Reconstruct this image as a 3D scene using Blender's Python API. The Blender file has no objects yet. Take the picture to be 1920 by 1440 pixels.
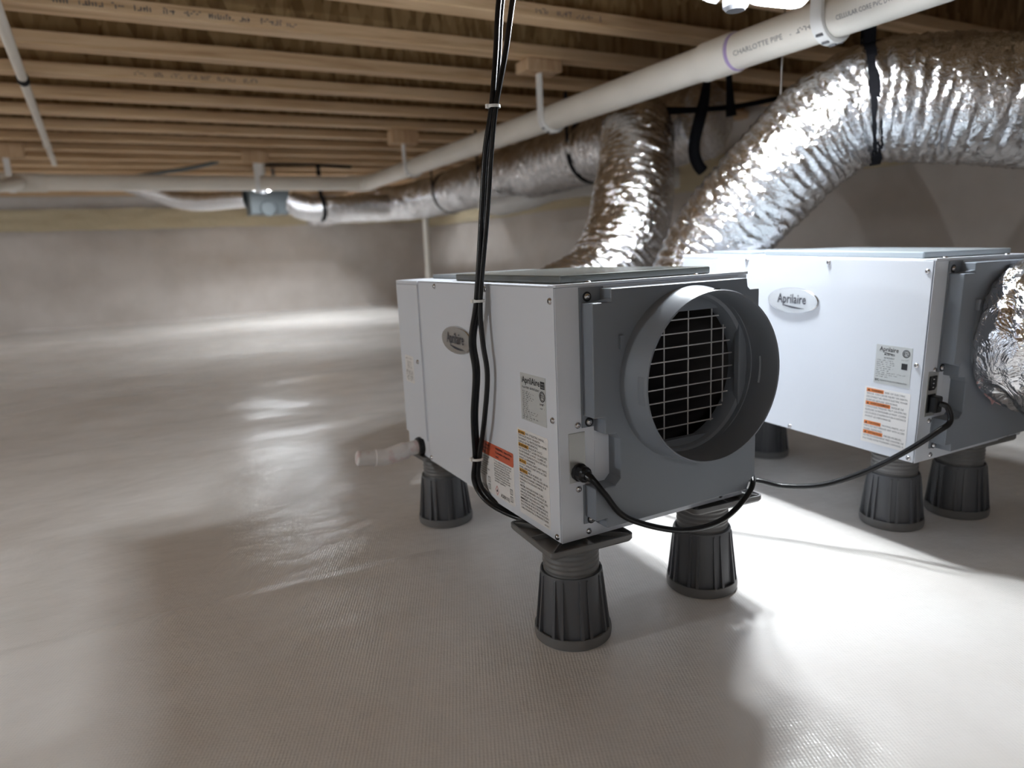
import bpy, bmesh, math, random
from mathutils import Vector, Matrix, noise

random.seed(7)
S = bpy.context.scene
COL = S.collection

# ------------------------------------------------------------------ camera, world, exposure
cam = bpy.data.cameras.new('camera')
cam.sensor_width = 36.0
cam.lens = 1287.54 * 36.0 / 1920.0
cam.clip_start = 0.02
cam.clip_end = 60
cam.dof.use_dof = True
cam.dof.focus_distance = 1.10
cam.dof.aperture_fstop = 2.8
co = bpy.data.objects.new('camera', cam)
COL.objects.link(co)
RR = Matrix(((0.87852583, -0.13112124, 0.45934691), (-0.47553715, -0.14876298, 0.86702595), (-0.0453517, -0.98014121, -0.19304514)))
co.matrix_world = Matrix.Translation((0, 0, 0.645)) @ Matrix((
    (RR[0][0], -RR[0][1], -RR[0][2]), (RR[1][0], -RR[1][1], -RR[1][2]), (RR[2][0], -RR[2][1], -RR[2][2]))).to_4x4()
S.camera = co
w = bpy.data.worlds.new('world')
S.world = w
w.use_nodes = True
w.node_tree.nodes['Background'].inputs[0].default_value = (0.9, 0.85, 0.8, 1)
w.node_tree.nodes['Background'].inputs[1].default_value = 0.02
S.view_settings.view_transform = 'Standard'
S.view_settings.look = 'None'
S.view_settings.gamma = 1
S.view_settings.use_curve_mapping = False
S.view_settings.exposure = 0.0
S.cycles.use_denoising = True
S.cycles.max_bounces = 10
S.cycles.diffuse_bounces = 6
S.cycles.sample_clamp_indirect = 6.0
# every lamp is the same screw-in three-panel LED; panel radiance per lamp:
LAMP_POWER = {'near': 570.0, 'mid': 230.0, 'far': 1100.0, 'left': 2150.0, 'side': 700.0, 'back': 200.0}
# lamp positions (centre of the hub): one in view at the top, one behind the cross pipe, one in the last joist bay, left out of frame, side and back unseen fill lamps added
LAMP_AT = {'near': (1.240, 1.205, 1.150), 'mid': (0.92, 5.59, 1.147), 'far': (1.55, 7.20, 1.56), 'left': (-3.7, 1.5, 1.22), 'side': (-3.2, 6.4, 1.22), 'back': (-0.3, -1.45, 1.22)}
LAMP_TILT = {'near': (-0.50, 0.15, 0.0), 'left': (-0.6,) * 3, 'side': (-0.6,) * 3}   # each wing is hinged on its own
LAMP_WING = {'near': (152, 328, 245)}
LAMP_COLOUR = (0.90, 0.955, 1.0)

# ------------------------------------------------------------------ materials
def mat(name, col, rough=0.5, metal=0.0, spec=0.5, emit=None, strength=0.0):
    m = bpy.data.materials.new(name)
    m.use_nodes = True
    b = m.node_tree.nodes['Principled BSDF']
    b.inputs['Base Color'].default_value = (*col, 1)
    b.inputs['Roughness'].default_value = rough
    b.inputs['Metallic'].default_value = metal
    b.inputs['Specular IOR Level'].default_value = spec
    if emit:
        b.inputs['Emission Color'].default_value = (*emit, 1)
        b.inputs['Emission Strength'].default_value = strength
    return m

def nd(m, t, **kw):
    n = m.node_tree.nodes.new(t)
    for k, v in kw.items():
        if k in n.inputs: n.inputs[k].default_value = v
        else: setattr(n, k, v)
    return n

def lk(m, a, b): m.node_tree.links.new(a, b)

def coords(m, scale=(1, 1, 1), rot=(0, 0, 0), kind='Object'):
    t = nd(m, 'ShaderNodeTexCoord'); mp = nd(m, 'ShaderNodeMapping')
    mp.inputs['Scale'].default_value = scale
    mp.inputs['Rotation'].default_value = rot
    lk(m, t.outputs[kind], mp.inputs['Vector'])
    return mp.outputs['Vector']

def ramp(m, fac, stops):
    r = nd(m, 'ShaderNodeValToRGB')
    e = r.color_ramp.elements
    while len(e) > 1: e.remove(e[-1])
    e[0].position = stops[0][0]; e[0].color = (*stops[0][1], 1)
    for p, c in stops[1:]:
        x = e.new(p); x.color = (*c, 1)
    lk(m, fac, r.inputs['Fac'])
    return r.outputs['Color']

def bump(m, h, strength, dist, prev=None):
    b = nd(m, 'ShaderNodeBump')
    b.inputs['Strength'].default_value = strength
    b.inputs['Distance'].default_value = dist
    lk(m, h, b.inputs['Height'])
    if prev: lk(m, prev, b.inputs['Normal'])
    return b.outputs['Normal']

def bsdf(m): return m.node_tree.nodes['Principled BSDF']

def speckle(m, scale, strength, dist):
    n = nd(m, 'ShaderNodeTexNoise', Scale=scale, Detail=3.0)
    lk(m, coords(m), n.inputs['Vector'])
    lk(m, bump(m, n.outputs['Fac'], strength, dist), bsdf(m).inputs['Normal'])

M = {}
# white reinforced polyethylene liner: woven scrim, glossy, slightly dusty
def liner(name, base, dirt, rough):
    m = mat(name, base, rough, spec=0.5)
    n = nd(m, 'ShaderNodeTexNoise', Scale=2.2, Detail=5.0, Roughness=0.6)
    lk(m, coords(m), n.inputs['Vector'])
    lk(m, ramp(m, n.outputs['Fac'], [(0.3, dirt), (0.62, base)]), bsdf(m).inputs['Base Color'])
    w1 = nd(m, 'ShaderNodeTexWave', Scale=1.0, Distortion=0.6, Detail=1.0); w1.bands_direction = 'X'
    lk(m, coords(m, (62, 62, 62), (0, 0, 0.42)), w1.inputs['Vector'])
    w2 = nd(m, 'ShaderNodeTexWave', Scale=1.0, Distortion=0.6, Detail=1.0); w2.bands_direction = 'Y'
    lk(m, coords(m, (62, 62, 62), (0, 0, 0.42)), w2.inputs['Vector'])
    mx = nd(m, 'ShaderNodeMath', operation='ADD')
    sc2 = nd(m, 'ShaderNodeMath', operation='MULTIPLY'); sc2.inputs[1].default_value = 0.35
    lk(m, w2.outputs['Fac'], sc2.inputs[0])
    lk(m, w1.outputs['Fac'], mx.inputs[0]); lk(m, sc2.outputs[0], mx.inputs[1])
    b1 = bump(m, mx.outputs[0], 0.19, 0.0010)
    n2 = nd(m, 'ShaderNodeTexNoise', Scale=9.0, Detail=4.0)
    lk(m, coords(m, (1, 1.6, 1)), n2.inputs['Vector'])
    b2 = bump(m, n2.outputs['Fac'], 0.35, 0.012, b1)
    n3 = nd(m, 'ShaderNodeTexNoise', Scale=260.0, Detail=1.0)
    lk(m, coords(m), n3.inputs['Vector'])
    lk(m, bump(m, n3.outputs['Fac'], 0.25, 0.0012, b2), bsdf(m).inputs['Normal'])
    r = nd(m, 'ShaderNodeMapRange'); r.inputs['To Min'].default_value = rough - 0.07; r.inputs['To Max'].default_value = rough + 0.08
    lk(m, n2.outputs['Fac'], r.inputs['Value']); lk(m, r.outputs['Result'], bsdf(m).inputs['Roughness'])
    return m
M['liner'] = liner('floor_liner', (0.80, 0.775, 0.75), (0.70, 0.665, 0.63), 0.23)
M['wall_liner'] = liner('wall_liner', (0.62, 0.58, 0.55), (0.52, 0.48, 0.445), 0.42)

def wood(name, a, b, c, ax=(1.6, 30, 30)):
    m = mat(name, b, 0.62, spec=0.3)
    oi = nd(m, 'ShaderNodeObjectInfo')
    t = nd(m, 'ShaderNodeTexCoord'); add = nd(m, 'ShaderNodeVectorMath', operation='ADD')
    sc = nd(m, 'ShaderNodeVectorMath', operation='SCALE'); sc.inputs['Scale'].default_value = 1.0
    cmb = nd(m, 'ShaderNodeCombineXYZ')
    mul = nd(m, 'ShaderNodeMath', operation='MULTIPLY'); mul.inputs[1].default_value = 37.0
    lk(m, oi.outputs['Random'], mul.inputs[0])
    lk(m, mul.outputs[0], cmb.inputs['X']); lk(m, mul.outputs[0], cmb.inputs['Y'])
    lk(m, t.outputs['Object'], add.inputs[0]); lk(m, cmb.outputs[0], add.inputs[1])
    mp = nd(m, 'ShaderNodeMapping'); mp.inputs['Scale'].default_value = ax
    lk(m, add.outputs[0], mp.inputs['Vector'])
    n = nd(m, 'ShaderNodeTexNoise', Scale=1.0, Detail=6.0, Roughness=0.6, Distortion=0.8)
    lk(m, mp.outputs['Vector'], n.inputs['Vector'])
    lk(m, ramp(m, n.outputs['Fac'], [(0.28, a), (0.5, b), (0.72, c)]), bsdf(m).inputs['Base Color'])
    lk(m, bump(m, n.outputs['Fac'], 0.2, 0.002), bsdf(m).inputs['Normal'])
    return m
M['lumber'] = wood('joist_lumber', (0.42, 0.265, 0.14), (0.62, 0.43, 0.255), (0.72, 0.545, 0.36))
M['block'] = wood('block_lumber', (0.36, 0.225, 0.13), (0.52, 0.355, 0.215), (0.62, 0.45, 0.29), (30, 30, 3))

def osb(name, stretch, dark, midc, light):
    m = mat(name, midc, 0.7, spec=0.25)
    v = nd(m, 'ShaderNodeTexVoronoi', Scale=1.0)
    lk(m, coords(m, stretch), v.inputs['Vector'])
    s = nd(m, 'ShaderNodeSeparateColor'); lk(m, v.outputs['Color'], s.inputs['Color'])
    n = nd(m, 'ShaderNodeTexNoise', Scale=14.0, Detail=5.0)
    lk(m, coords(m), n.inputs['Vector'])
    mx = nd(m, 'ShaderNodeMath', operation='MULTIPLY_ADD'); mx.inputs[1].default_value = 0.55
    lk(m, s.outputs['Red'], mx.inputs[0])
    h = nd(m, 'ShaderNodeMath', operation='MULTIPLY'); h.inputs[1].default_value = 0.45
    lk(m, n.outputs['Fac'], h.inputs[0]); lk(m, h.outputs[0], mx.inputs[2])
    lk(m, ramp(m, mx.outputs[0], [(0.15, dark), (0.45, midc), (0.85, light)]), bsdf(m).inputs['Base Color'])
    lk(m, bump(m, s.outputs['Red'], 0.3, 0.002), bsdf(m).inputs['Normal'])
    return m
M['osb_web'] = osb('osb_web', (42, 10, 11), (0.16, 0.092, 0.036), (0.31, 0.195, 0.085), (0.45, 0.31, 0.15))
M['osb_deck'] = osb('osb_deck', (14, 34, 10), (0.14, 0.08, 0.034), (0.27, 0.168, 0.077), (0.38, 0.25, 0.12))
M['foam'] = mat('spray_foam', (0.56, 0.49, 0.34), 0.8)
speckle(M['foam'], 18, 0.6, 0.02)

M['white_metal'] = mat('powder_coated_white', (0.69, 0.725, 0.785), 0.42, spec=0.45)
speckle(M['white_metal'], 900, 0.08, 0.0004)
M['grey_plastic'] = mat('grey_plastic', (0.20, 0.222, 0.255), 0.38, spec=0.45)
speckle(M['grey_plastic'], 700, 0.06, 0.0003)
M['lid'] = mat('smoked_lid', (0.11, 0.118, 0.113), 0.16, spec=0.7)
M['lid_pale'] = mat('pale_lid', (0.30, 0.335, 0.36), 0.22, spec=0.6)
M['black_inside'] = mat('black_inside', (0.006, 0.006, 0.007), 0.5)
M['inner_wall'] = mat('inner_wall', (0.11, 0.10, 0.10), 0.45)
M['wire'] = mat('grille_wire', (0.58, 0.58, 0.59), 0.4, metal=0.2)
M['gland_plate'] = mat('galvanised_plate', (0.50, 0.51, 0.50), 0.38, metal=0.7)
M['steel'] = mat('screw_steel', (0.62, 0.62, 0.64), 0.25, metal=1.0)
M['black'] = mat('black_rubber', (0.006, 0.006, 0.007), 0.28, spec=0.35)
M['black_matt'] = mat('black_strap', (0.006, 0.006, 0.008), 0.75, spec=0.12)
M['label_silver'] = mat('label_silver', (0.52, 0.54, 0.54), 0.4)
M['label_white'] = mat('label_white', (0.80, 0.79, 0.78), 0.45)
M['ink'] = mat('label_ink', (0.012, 0.012, 0.014), 0.5)
M['ink_soft'] = mat('soft_ink', (0.10, 0.10, 0.11), 0.5)
M['orange'] = mat('label_orange', (0.72, 0.36, 0.05), 0.5)
M['orange_red'] = mat('label_orange_red', (0.74, 0.22, 0.05), 0.5)
M['red'] = mat('label_red', (0.62, 0.12, 0.055), 0.5)
M['pink_red'] = mat('label_pink_red', (0.70, 0.20, 0.20), 0.5)
M['badge'] = mat('badge_nickel', (0.40, 0.385, 0.37), 0.34, metal=0.75)
M['badge_pale'] = mat('badge_pale', (0.60, 0.62, 0.64), 0.3, metal=0.35)
M['badge_rim'] = mat('badge_rim', (0.60, 0.60, 0.60), 0.18, metal=1.0)
M['badge_ink'] = mat('badge_ink', (0.03, 0.03, 0.045), 0.45)
M['foot_dark'] = mat('foot_sleeve_plastic', (0.085, 0.088, 0.096), 0.42)
M['foot_mid'] = mat('foot_stem_plastic', (0.145, 0.143, 0.142), 0.45)
for k in ('foot_dark', 'foot_mid'): speckle(M[k], 500, 0.05, 0.0005)
M['tie'] = mat('white_nylon', (0.80, 0.80, 0.78), 0.4)
M['lamp_white'] = mat('lamp_plastic', (0.75, 0.75, 0.74), 0.4)
M['lamp_dark'] = mat('lamp_hub', (0.06, 0.06, 0.065), 0.45)
M['galv'] = mat('galvanised_box', (0.105, 0.125, 0.135), 0.5)
M['pink_wool'] = mat('pink_insulation', (0.66, 0.42, 0.41), 0.9)
M['white_wrap'] = mat('white_wrap', (0.72, 0.71, 0.69), 0.4)

def pvc(name, col, prim=None):
    m = mat(name, col, 0.36, spec=0.45)
    n = nd(m, 'ShaderNodeTexNoise', Scale=5.0, Detail=3.0)
    lk(m, coords(m), n.inputs['Vector'])
    lk(m, ramp(m, n.outputs['Fac'], [(0.35, tuple(c * 0.93 for c in col)), (0.65, col)]), bsdf(m).inputs['Base Color'])
    return m
M['pvc'] = pvc('pvc_white', (0.76, 0.72, 0.65))
M['pvc_pure'] = pvc('hanger_white', (0.78, 0.78, 0.77))
M['pvc_dirty'] = mat('pvc_primer', (0.72, 0.68, 0.68), 0.36)
n_ = nd(M['pvc_dirty'], 'ShaderNodeTexNoise', Scale=38.0, Detail=3.0)
lk(M['pvc_dirty'], coords(M['pvc_dirty']), n_.inputs['Vector'])
lk(M['pvc_dirty'], ramp(M['pvc_dirty'], n_.outputs['Fac'], [(0.36, (0.66, 0.52, 0.52)), (0.52, (0.76, 0.74, 0.73))]), bsdf(M['pvc_dirty']).inputs['Base Color'])
M['purple'] = mat('purple_primer', (0.36, 0.27, 0.48), 0.4)

def foil(name, rough, strength, scale=48.0, dist=0.8):
    m = mat(name, (0.80, 0.80, 0.82), rough, metal=1.0)
    n = nd(m, 'ShaderNodeTexNoise', Scale=scale, Detail=4.0, Roughness=0.6, Distortion=dist)
    lk(m, coords(m), n.inputs['Vector'])
    b1 = bump(m, n.outputs['Fac'], strength, 0.012)
    lk(m, b1, bsdf(m).inputs['Normal'])
    return m
M['foil'] = foil('duct_foil', 0.17, 0.55)
M['foil_big'] = foil('sleeve_foil', 0.13, 0.9, 17.0, 1.8)
M['foil_soft'] = foil('far_duct_foil', 0.27, 0.6)

# ------------------------------------------------------------------ mesh helpers
class MB:
    def __init__(self): self.v = []; self.f = []
    def add(self, vs, fs):
        o = len(self.v); self.v += [tuple(p) for p in vs]; self.f += [tuple(i + o for i in f) for f in fs]
    def box(self, x0, x1, y0, y1, z0, z1):
        self.add([(x0, y0, z0), (x1, y0, z0), (x1, y1, z0), (x0, y1, z0), (x0, y0, z1), (x1, y0, z1), (x1, y1, z1), (x0, y1, z1)],
                 [(0, 3, 2, 1), (4, 5, 6, 7), (0, 1, 5, 4), (1, 2, 6, 5), (2, 3, 7, 6), (3, 0, 4, 7)])
        return self
    def tube(self, pts, r, n=12, caps=True, squash=None):
        pts = [Vector(p) for p in pts]
        rs = r if isinstance(r, (list, tuple)) else [r] * len(pts)
        t = [(pts[min(i + 1, len(pts) - 1)] - pts[max(i - 1, 0)]).normalized() for i in range(len(pts))]
        u = t[0].orthogonal().normalized()
        o = len(self.v)
        for i, p in enumerate(pts):
            u = (u - t[i] * u.dot(t[i])).normalized(); w_ = t[i].cross(u)
            for k in range(n):
                a = 2 * math.pi * k / n
                self.v.append(tuple(p + (u * math.cos(a) + w_ * math.sin(a)) * rs[i]))
        for i in range(len(pts) - 1):
            for k in range(n):
                a = o + i * n + k; b = o + i * n + (k + 1) % n
                self.f.append((a, b, b + n, a + n))
        if caps:
            self.f.append(tuple(o + k for k in reversed(range(n))))
            self.f.append(tuple(o + (len(pts) - 1) * n + k for k in range(n)))
        return self
    def lathe(self, prof, n=32, origin=(0, 0, 0), axis='Z', closed=False, a0=0.0, a1=2 * math.pi):
        o = len(self.v); ox, oy, oz = origin
        full = abs(a1 - a0 - 2 * math.pi) < 1e-6
        cols = n if full else n + 1
        for (r, h) in prof:
            for k in range(cols):
                a = a0 + (a1 - a0) * k / n
                c, s = r * math.cos(a), r * math.sin(a)
                if axis == 'Z': self.v.append((ox + c, oy + s, oz + h))
                elif axis == 'Y': self.v.append((ox + c, oy + h, oz + s))
                else: self.v.append((ox + h, oy + c, oz + s))
        m_ = len(prof)
        for i in range(m_ if closed else m_ - 1):
            j = (i + 1) % m_
            for k in range(n):
                k2 = (k + 1) % cols
                self.f.append((o + i * cols + k, o + i * cols + k2, o + j * cols + k2, o + j * cols + k))
        return self
    def poly(self, pts, d):
        """closed polygon pts (3D) extruded by vector d"""
        n = len(pts); d = Vector(d)
        self.add([Vector(p) for p in pts] + [Vector(p) + d for p in pts],
                 [tuple(reversed(range(n))), tuple(range(n, 2 * n))] + [(i, (i + 1) % n, (i + 1) % n + n, i + n) for i in range(n)])
        return self
    def build(self, name, m, parent=None, smooth=False, bevel=0, seg=2, angle=0.6, fix=True):
        me = bpy.data.meshes.new(name)
        me.from_pydata(self.v, [], self.f)
        if fix:
            bm = bmesh.new(); bm.from_mesh(me)
            bmesh.ops.recalc_face_normals(bm, faces=bm.faces)
            bm.to_mesh(me); bm.free()
        me.materials.append(M[m] if isinstance(m, str) else m)
        if smooth:
            me.shade_smooth()
            me.set_sharp_from_angle(angle=angle)
        ob = bpy.data.objects.new(name, me)
        COL.objects.link(ob)
        if parent: ob.parent = parent
        if bevel:
            b = ob.modifiers.new('bevel', 'BEVEL'); b.width = bevel; b.segments = seg; b.limit_method = 'ANGLE'; b.angle_limit = 0.6
        return ob

def link(name, me, parent=None, loc=None, rot=None):
    o = bpy.data.objects.new(name, me); COL.objects.link(o)
    if parent: o.parent = parent
    if loc: o.location = loc
    if rot: o.rotation_euler = rot
    return o

def tag(o, label, cat, group=None, kind=None):
    o['label'] = label; o['category'] = cat
    if group: o['group'] = group
    if kind: o['kind'] = kind
    return o

def thing(name, label, cat, loc=(0, 0, 0), group=None, mtx=None):
    o = bpy.data.objects.new(name, None); COL.objects.link(o)
    o.empty_display_size = 0.05
    if mtx is not None: o.matrix_world = mtx
    else: o.location = loc
    return tag(o, label, cat, group)

def struct(o): o['kind'] = 'structure'; return o

def copy_tree(o, parent=None):
    c = o.copy(); COL.objects.link(c)
    if parent: c.parent = parent
    for ch in list(o.children): copy_tree(ch, c)
    return c

def spline(pts, per=12):
    """Catmull-Rom through pts (tuples of any length)"""
    P = [pts[0]] + list(pts) + [pts[-1]]
    out = []
    for i in range(1, len(P) - 2):
        for k in range(per):
            t = k / per
            out.append(tuple(0.5 * (2 * b + (c - a) * t + (2 * a - 5 * b + 4 * c - d) * t * t + (3 * b - a - 3 * c + d) * t ** 3)
                             for a, b, c, d in zip(P[i - 1], P[i], P[i + 1], P[i + 2])))
    out.append(tuple(pts[-1]))
    return out

def sm(x, a, b):
    t = max(0.0, min(1.0, (x - a) / (b - a))); return t * t * (3 - 2 * t)

def nz(x, y, z=0.0): return noise.noise(Vector((x, y, z)))

# ------------------------------------------------------------------ lettering
def glyphs(txt, bold=0.0, shear=0.0):
    cu = bpy.data.curves.new('t', 'FONT'); cu.body = txt; cu.size = 1.0; cu.resolution_u = 2
    cu.offset = bold; cu.shear = shear; cu.space_character = 1.0 + bold * 2
    ob = bpy.data.objects.new('t', cu); COL.objects.link(ob)
    bpy.context.view_layer.update()
    me = bpy.data.meshes.new_from_object(ob.evaluated_get(bpy.context.evaluated_depsgraph_get()))
    vs = [(v.co.x, v.co.y) for v in me.vertices]; fs = [tuple(p.vertices) for p in me.polygons]
    bpy.data.objects.remove(ob); bpy.data.curves.remove(cu); bpy.data.meshes.remove(me)
    return vs, fs

def text(mb, F, txt, u, v, size, width=None, bold=0.0, shear=0.0, lift=0.0008, align='L', maxw=None):
    vs, fs = glyphs(txt, bold, shear)
    if not vs: return
    x0 = min(p[0] for p in vs); x1 = max(p[0] for p in vs)
    k = size
    if width: k = width / (x1 - x0)
    elif maxw and (x1 - x0) * size > maxw: k = maxw / (x1 - x0)
    w_ = (x1 - x0) * k
    off = u - (w_ / 2 if align == 'C' else 0)
    mb.add([F(off + (p[0] - x0) * k, v + p[1] * size, lift) for p in vs], fs)

def quad(mb, F, u0, u1, v0, v1, lift):
    mb.add([F(u0, v0, lift), F(u1, v0, lift), F(u1, v1, lift), F(u0, v1, lift)], [(0, 1, 2, 3)])

def sheet(mb, F, u0, u1, v0, v1, th, r=0.003):
    """rounded sticker of real thickness"""
    pts = []
    for cx, cy, a in ((u1 - r, v1 - r, 0), (u0 + r, v1 - r, 1), (u0 + r, v0 + r, 2), (u1 - r, v0 + r, 3)):
        for k in range(4):
            t = (a + k / 3) * math.pi / 2
            pts.append((cx + r * math.cos(t), cy + r * math.sin(t)))
    n = len(pts)
    mb.add([F(p[0], p[1], 0) for p in pts] + [F(p[0], p[1], th) for p in pts],
           [tuple(range(n, 2 * n))] + [(i, (i + 1) % n, (i + 1) % n + n, i + n) for i in range(n)])

def ring2d(mb, F, cu, cv, ro, ri, lift, n=24, sx=1.0):
    vs = []
    for k in range(n):
        a = 2 * math.pi * k / n
        vs += [F(cu + ro * sx * math.cos(a), cv + ro * math.sin(a), lift), F(cu + ri * sx * math.cos(a), cv + ri * math.sin(a), lift)]
    mb.add(vs, [(2 * k, (2 * k + 2) % (2 * n), (2 * k + 3) % (2 * n), 2 * k + 1) for k in range(n)])

def scribble(mb, F, u, v, length, h, lift=0.0006):
    """unreadable mill stamp: clusters of short pen strokes"""
    x = u
    while x < u + length:
        word = x + h * random.uniform(1.5, 4.5)
        while x < min(word, u + length):
            k = random.random(); t = h * 0.20
            if k < 0.6: quad(mb, F, x, x + t, v, v + h * random.uniform(0.6, 1), lift)
            if k > 0.3:
                yy = v + h * random.choice((0, 0.4, 0.8)); quad(mb, F, x, x + h * 0.42, yy, yy + t, lift)
            x += h * 0.5
        x += h * random.uniform(0.8, 2.0)

# ------------------------------------------------------------------ the setting
X0, X1, Y0, Y1 = -5.6, 3.6, -2.4, 9.0
ZC = 1.398         # underside of the joists
def hf(x, y):
    m_ = max(sm(y, 1.75, 3.2), sm(-x, 0.0, 1.1) * 0.5 * sm(y, 1.0, 2.0), sm(x, 1.9, 2.6))
    ripple = 0.032 * nz(x * 0.55, y * 1.1, 3.1) + 0.016 * nz(x * 1.1 + y * 0.5, y * 3.0, 7.7) + 0.0075 * nz(x * 2.6 + y, y * 7.0, 1.3)
    near = (0.0022 * nz(x * 2.2, y * 2.6, 5.0) + 0.0020 * nz(x * 5.0 + y, y * 8.0, 2.0) * sm(y, 0.9, 1.5)) * (1 - sm(x, 0.3, 0.5))
    d = max(0.0, 0.25 - min(Y1 - y, X1 - x, x - X0)) / 0.25
    return m_ * (ripple - 0.004) + near + 0.10 * d * d * d

def seam(x): return 1.362 - 0.045 * x

def grid(nx, ny, fx):
    vs = [fx(i / nx, j / ny) for j in range(ny + 1) for i in range(nx + 1)]
    fs = [(j * (nx + 1) + i, j * (nx + 1) + i + 1, (j + 1) * (nx + 1) + i + 1, (j + 1) * (nx + 1) + i) for j in range(ny) for i in range(nx)]
    return vs, fs

mb = MB(); mb.add(*grid(230, 285, lambda a, b: (X0 + (X1 - X0) * a, Y0 + (Y1 - Y0) * b, hf(X0 + (X1 - X0) * a, Y0 + (Y1 - Y0) * b))))
floor = struct(mb.build('floor', 'liner', smooth=True, angle=3.0))
def near_sheet(a, b):
    x = X0 + (X1 - X0) * a
    d = 3.6 * (b ** 2.2)                       # distance back from the lap edge
    y = seam(x) - d + 0.004 * nz(x * 3, 0.2)
    return (x, y, hf(x, y) + 0.0016 + (0.0060 * math.exp(-((d - 0.03) / 0.028) ** 2) * (0.75 + 0.6 * nz(x * 5, 4.0)) + 0.003) * (1 - sm(x, 0.42, 0.52)))
mb = MB(); mb.add(*grid(260, 90, near_sheet))
o = mb.build('liner_sheet', 'liner', floor, smooth=True, angle=3.0)
o['label'] = 'nearer liner sheet lapped over the farther one'

def wallpatch(name, f, nx, ny, amp, m='wall_liner'):
    mb = MB(); mb.add(*grid(nx, ny, f)); return struct(mb.build(name, m, smooth=True, angle=3.0))
ZT = 1.76
def wr(u, v, s): return 0.035 * nz(u * 0.8, v * 2.5, s) + 0.014 * nz(u * 2.3 + v, v * 4, s + 3)
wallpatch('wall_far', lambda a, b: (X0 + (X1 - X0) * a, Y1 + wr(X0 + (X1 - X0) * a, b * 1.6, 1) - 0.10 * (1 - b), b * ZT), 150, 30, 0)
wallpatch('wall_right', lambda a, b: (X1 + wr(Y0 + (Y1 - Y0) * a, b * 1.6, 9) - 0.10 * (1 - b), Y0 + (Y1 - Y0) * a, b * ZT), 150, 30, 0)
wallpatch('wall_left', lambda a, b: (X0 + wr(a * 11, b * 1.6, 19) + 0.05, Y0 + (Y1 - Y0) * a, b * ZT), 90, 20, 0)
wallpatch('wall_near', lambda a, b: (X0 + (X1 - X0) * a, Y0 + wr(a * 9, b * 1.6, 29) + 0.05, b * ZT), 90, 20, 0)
def band(name, x0, x1, y0, y1, z0, z1, axis):
    n = 120
    def f(a, b):
        k = 0.02 * nz(a * 40, b * 3, len(name)) + 0.015 * math.sin(b * math.pi)
        return (x0 + (x1 - x0) * a, y0 - k - 0.02, z0 + (z1 - z0) * b + 0.012 * nz(a * 30, b)) if axis == 'X' else (x0 - k - 0.02, y0 + (y1 - y0) * a, z0 + (z1 - z0) * b + 0.012 * nz(a * 30, b))
    mb = MB(); mb.add(*grid(n, 8, f)); return struct(mb.build(name, 'foam', smooth=True, angle=3.0))
band('trim_1', X0, X1, Y1 - 0.07, Y1 - 0.07, 1.05, 1.275, 'X')
band('trim_2', X1 - 0.07, X1 - 0.07, Y0, Y1, 0.98, 1.20, 'Y')

ZD = ZC + 0.345     # underside of the deck
mb = MB().box(X0, X1, Y0, Y1, ZD, ZD + 0.02)
ceiling = struct(mb.build('ceiling', 'osb_deck'))
JW, JH = 0.086, 0.044
web = MB().box(X0, X1, -0.005, 0.005, ZC + JH - 0.004, ZD - JH + 0.004).build('joist', 'osb_web', ceiling)
fl = MB().box(X0, X1, -JW / 2, JW / 2, ZC, ZC + JH).build('bottom_flange', 'lumber', web, bevel=0.003, seg=1)
ft = MB().box(X0, X1, -JW / 2, JW / 2, ZD - JH, ZD).build('top_flange', 'lumber', web)
JY = [0.8936 + JW / 2 + 0.41055 * k for k in range(-8, 20)]
for i, y in enumerate(JY):
    if i == 0: j = web
    else: j = copy_tree(web, ceiling)
    j.location.y = y
joists = [c for c in ceiling.children]
def jlike(y): return min(joists, key=lambda j: abs(j.location.y - y))
# mill stamps on two flanges
for y, xa, L in ((2.5358, -0.11, 0.69), (2.1252, 1.28, 0.26), (3.357, 0.1, 0.5)):
    j = jlike(y + JW / 2); mb = MB()
    scribble(mb, lambda u, v, l: (u, -JW / 2 - l, v), xa, ZC + 0.012, L, 0.017, 0.0008)
    s = mb.build('mill_stamp', 'ink_soft', j, fix=False)
# web stiffener at the left of the first visible joist
mb = MB().box(-0.155, -0.086, -JW / 2, -0.006, ZC + JH, ZD - JH); mb.build('web_stiffener', 'block', jlike(2.54 + JW / 2))

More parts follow.
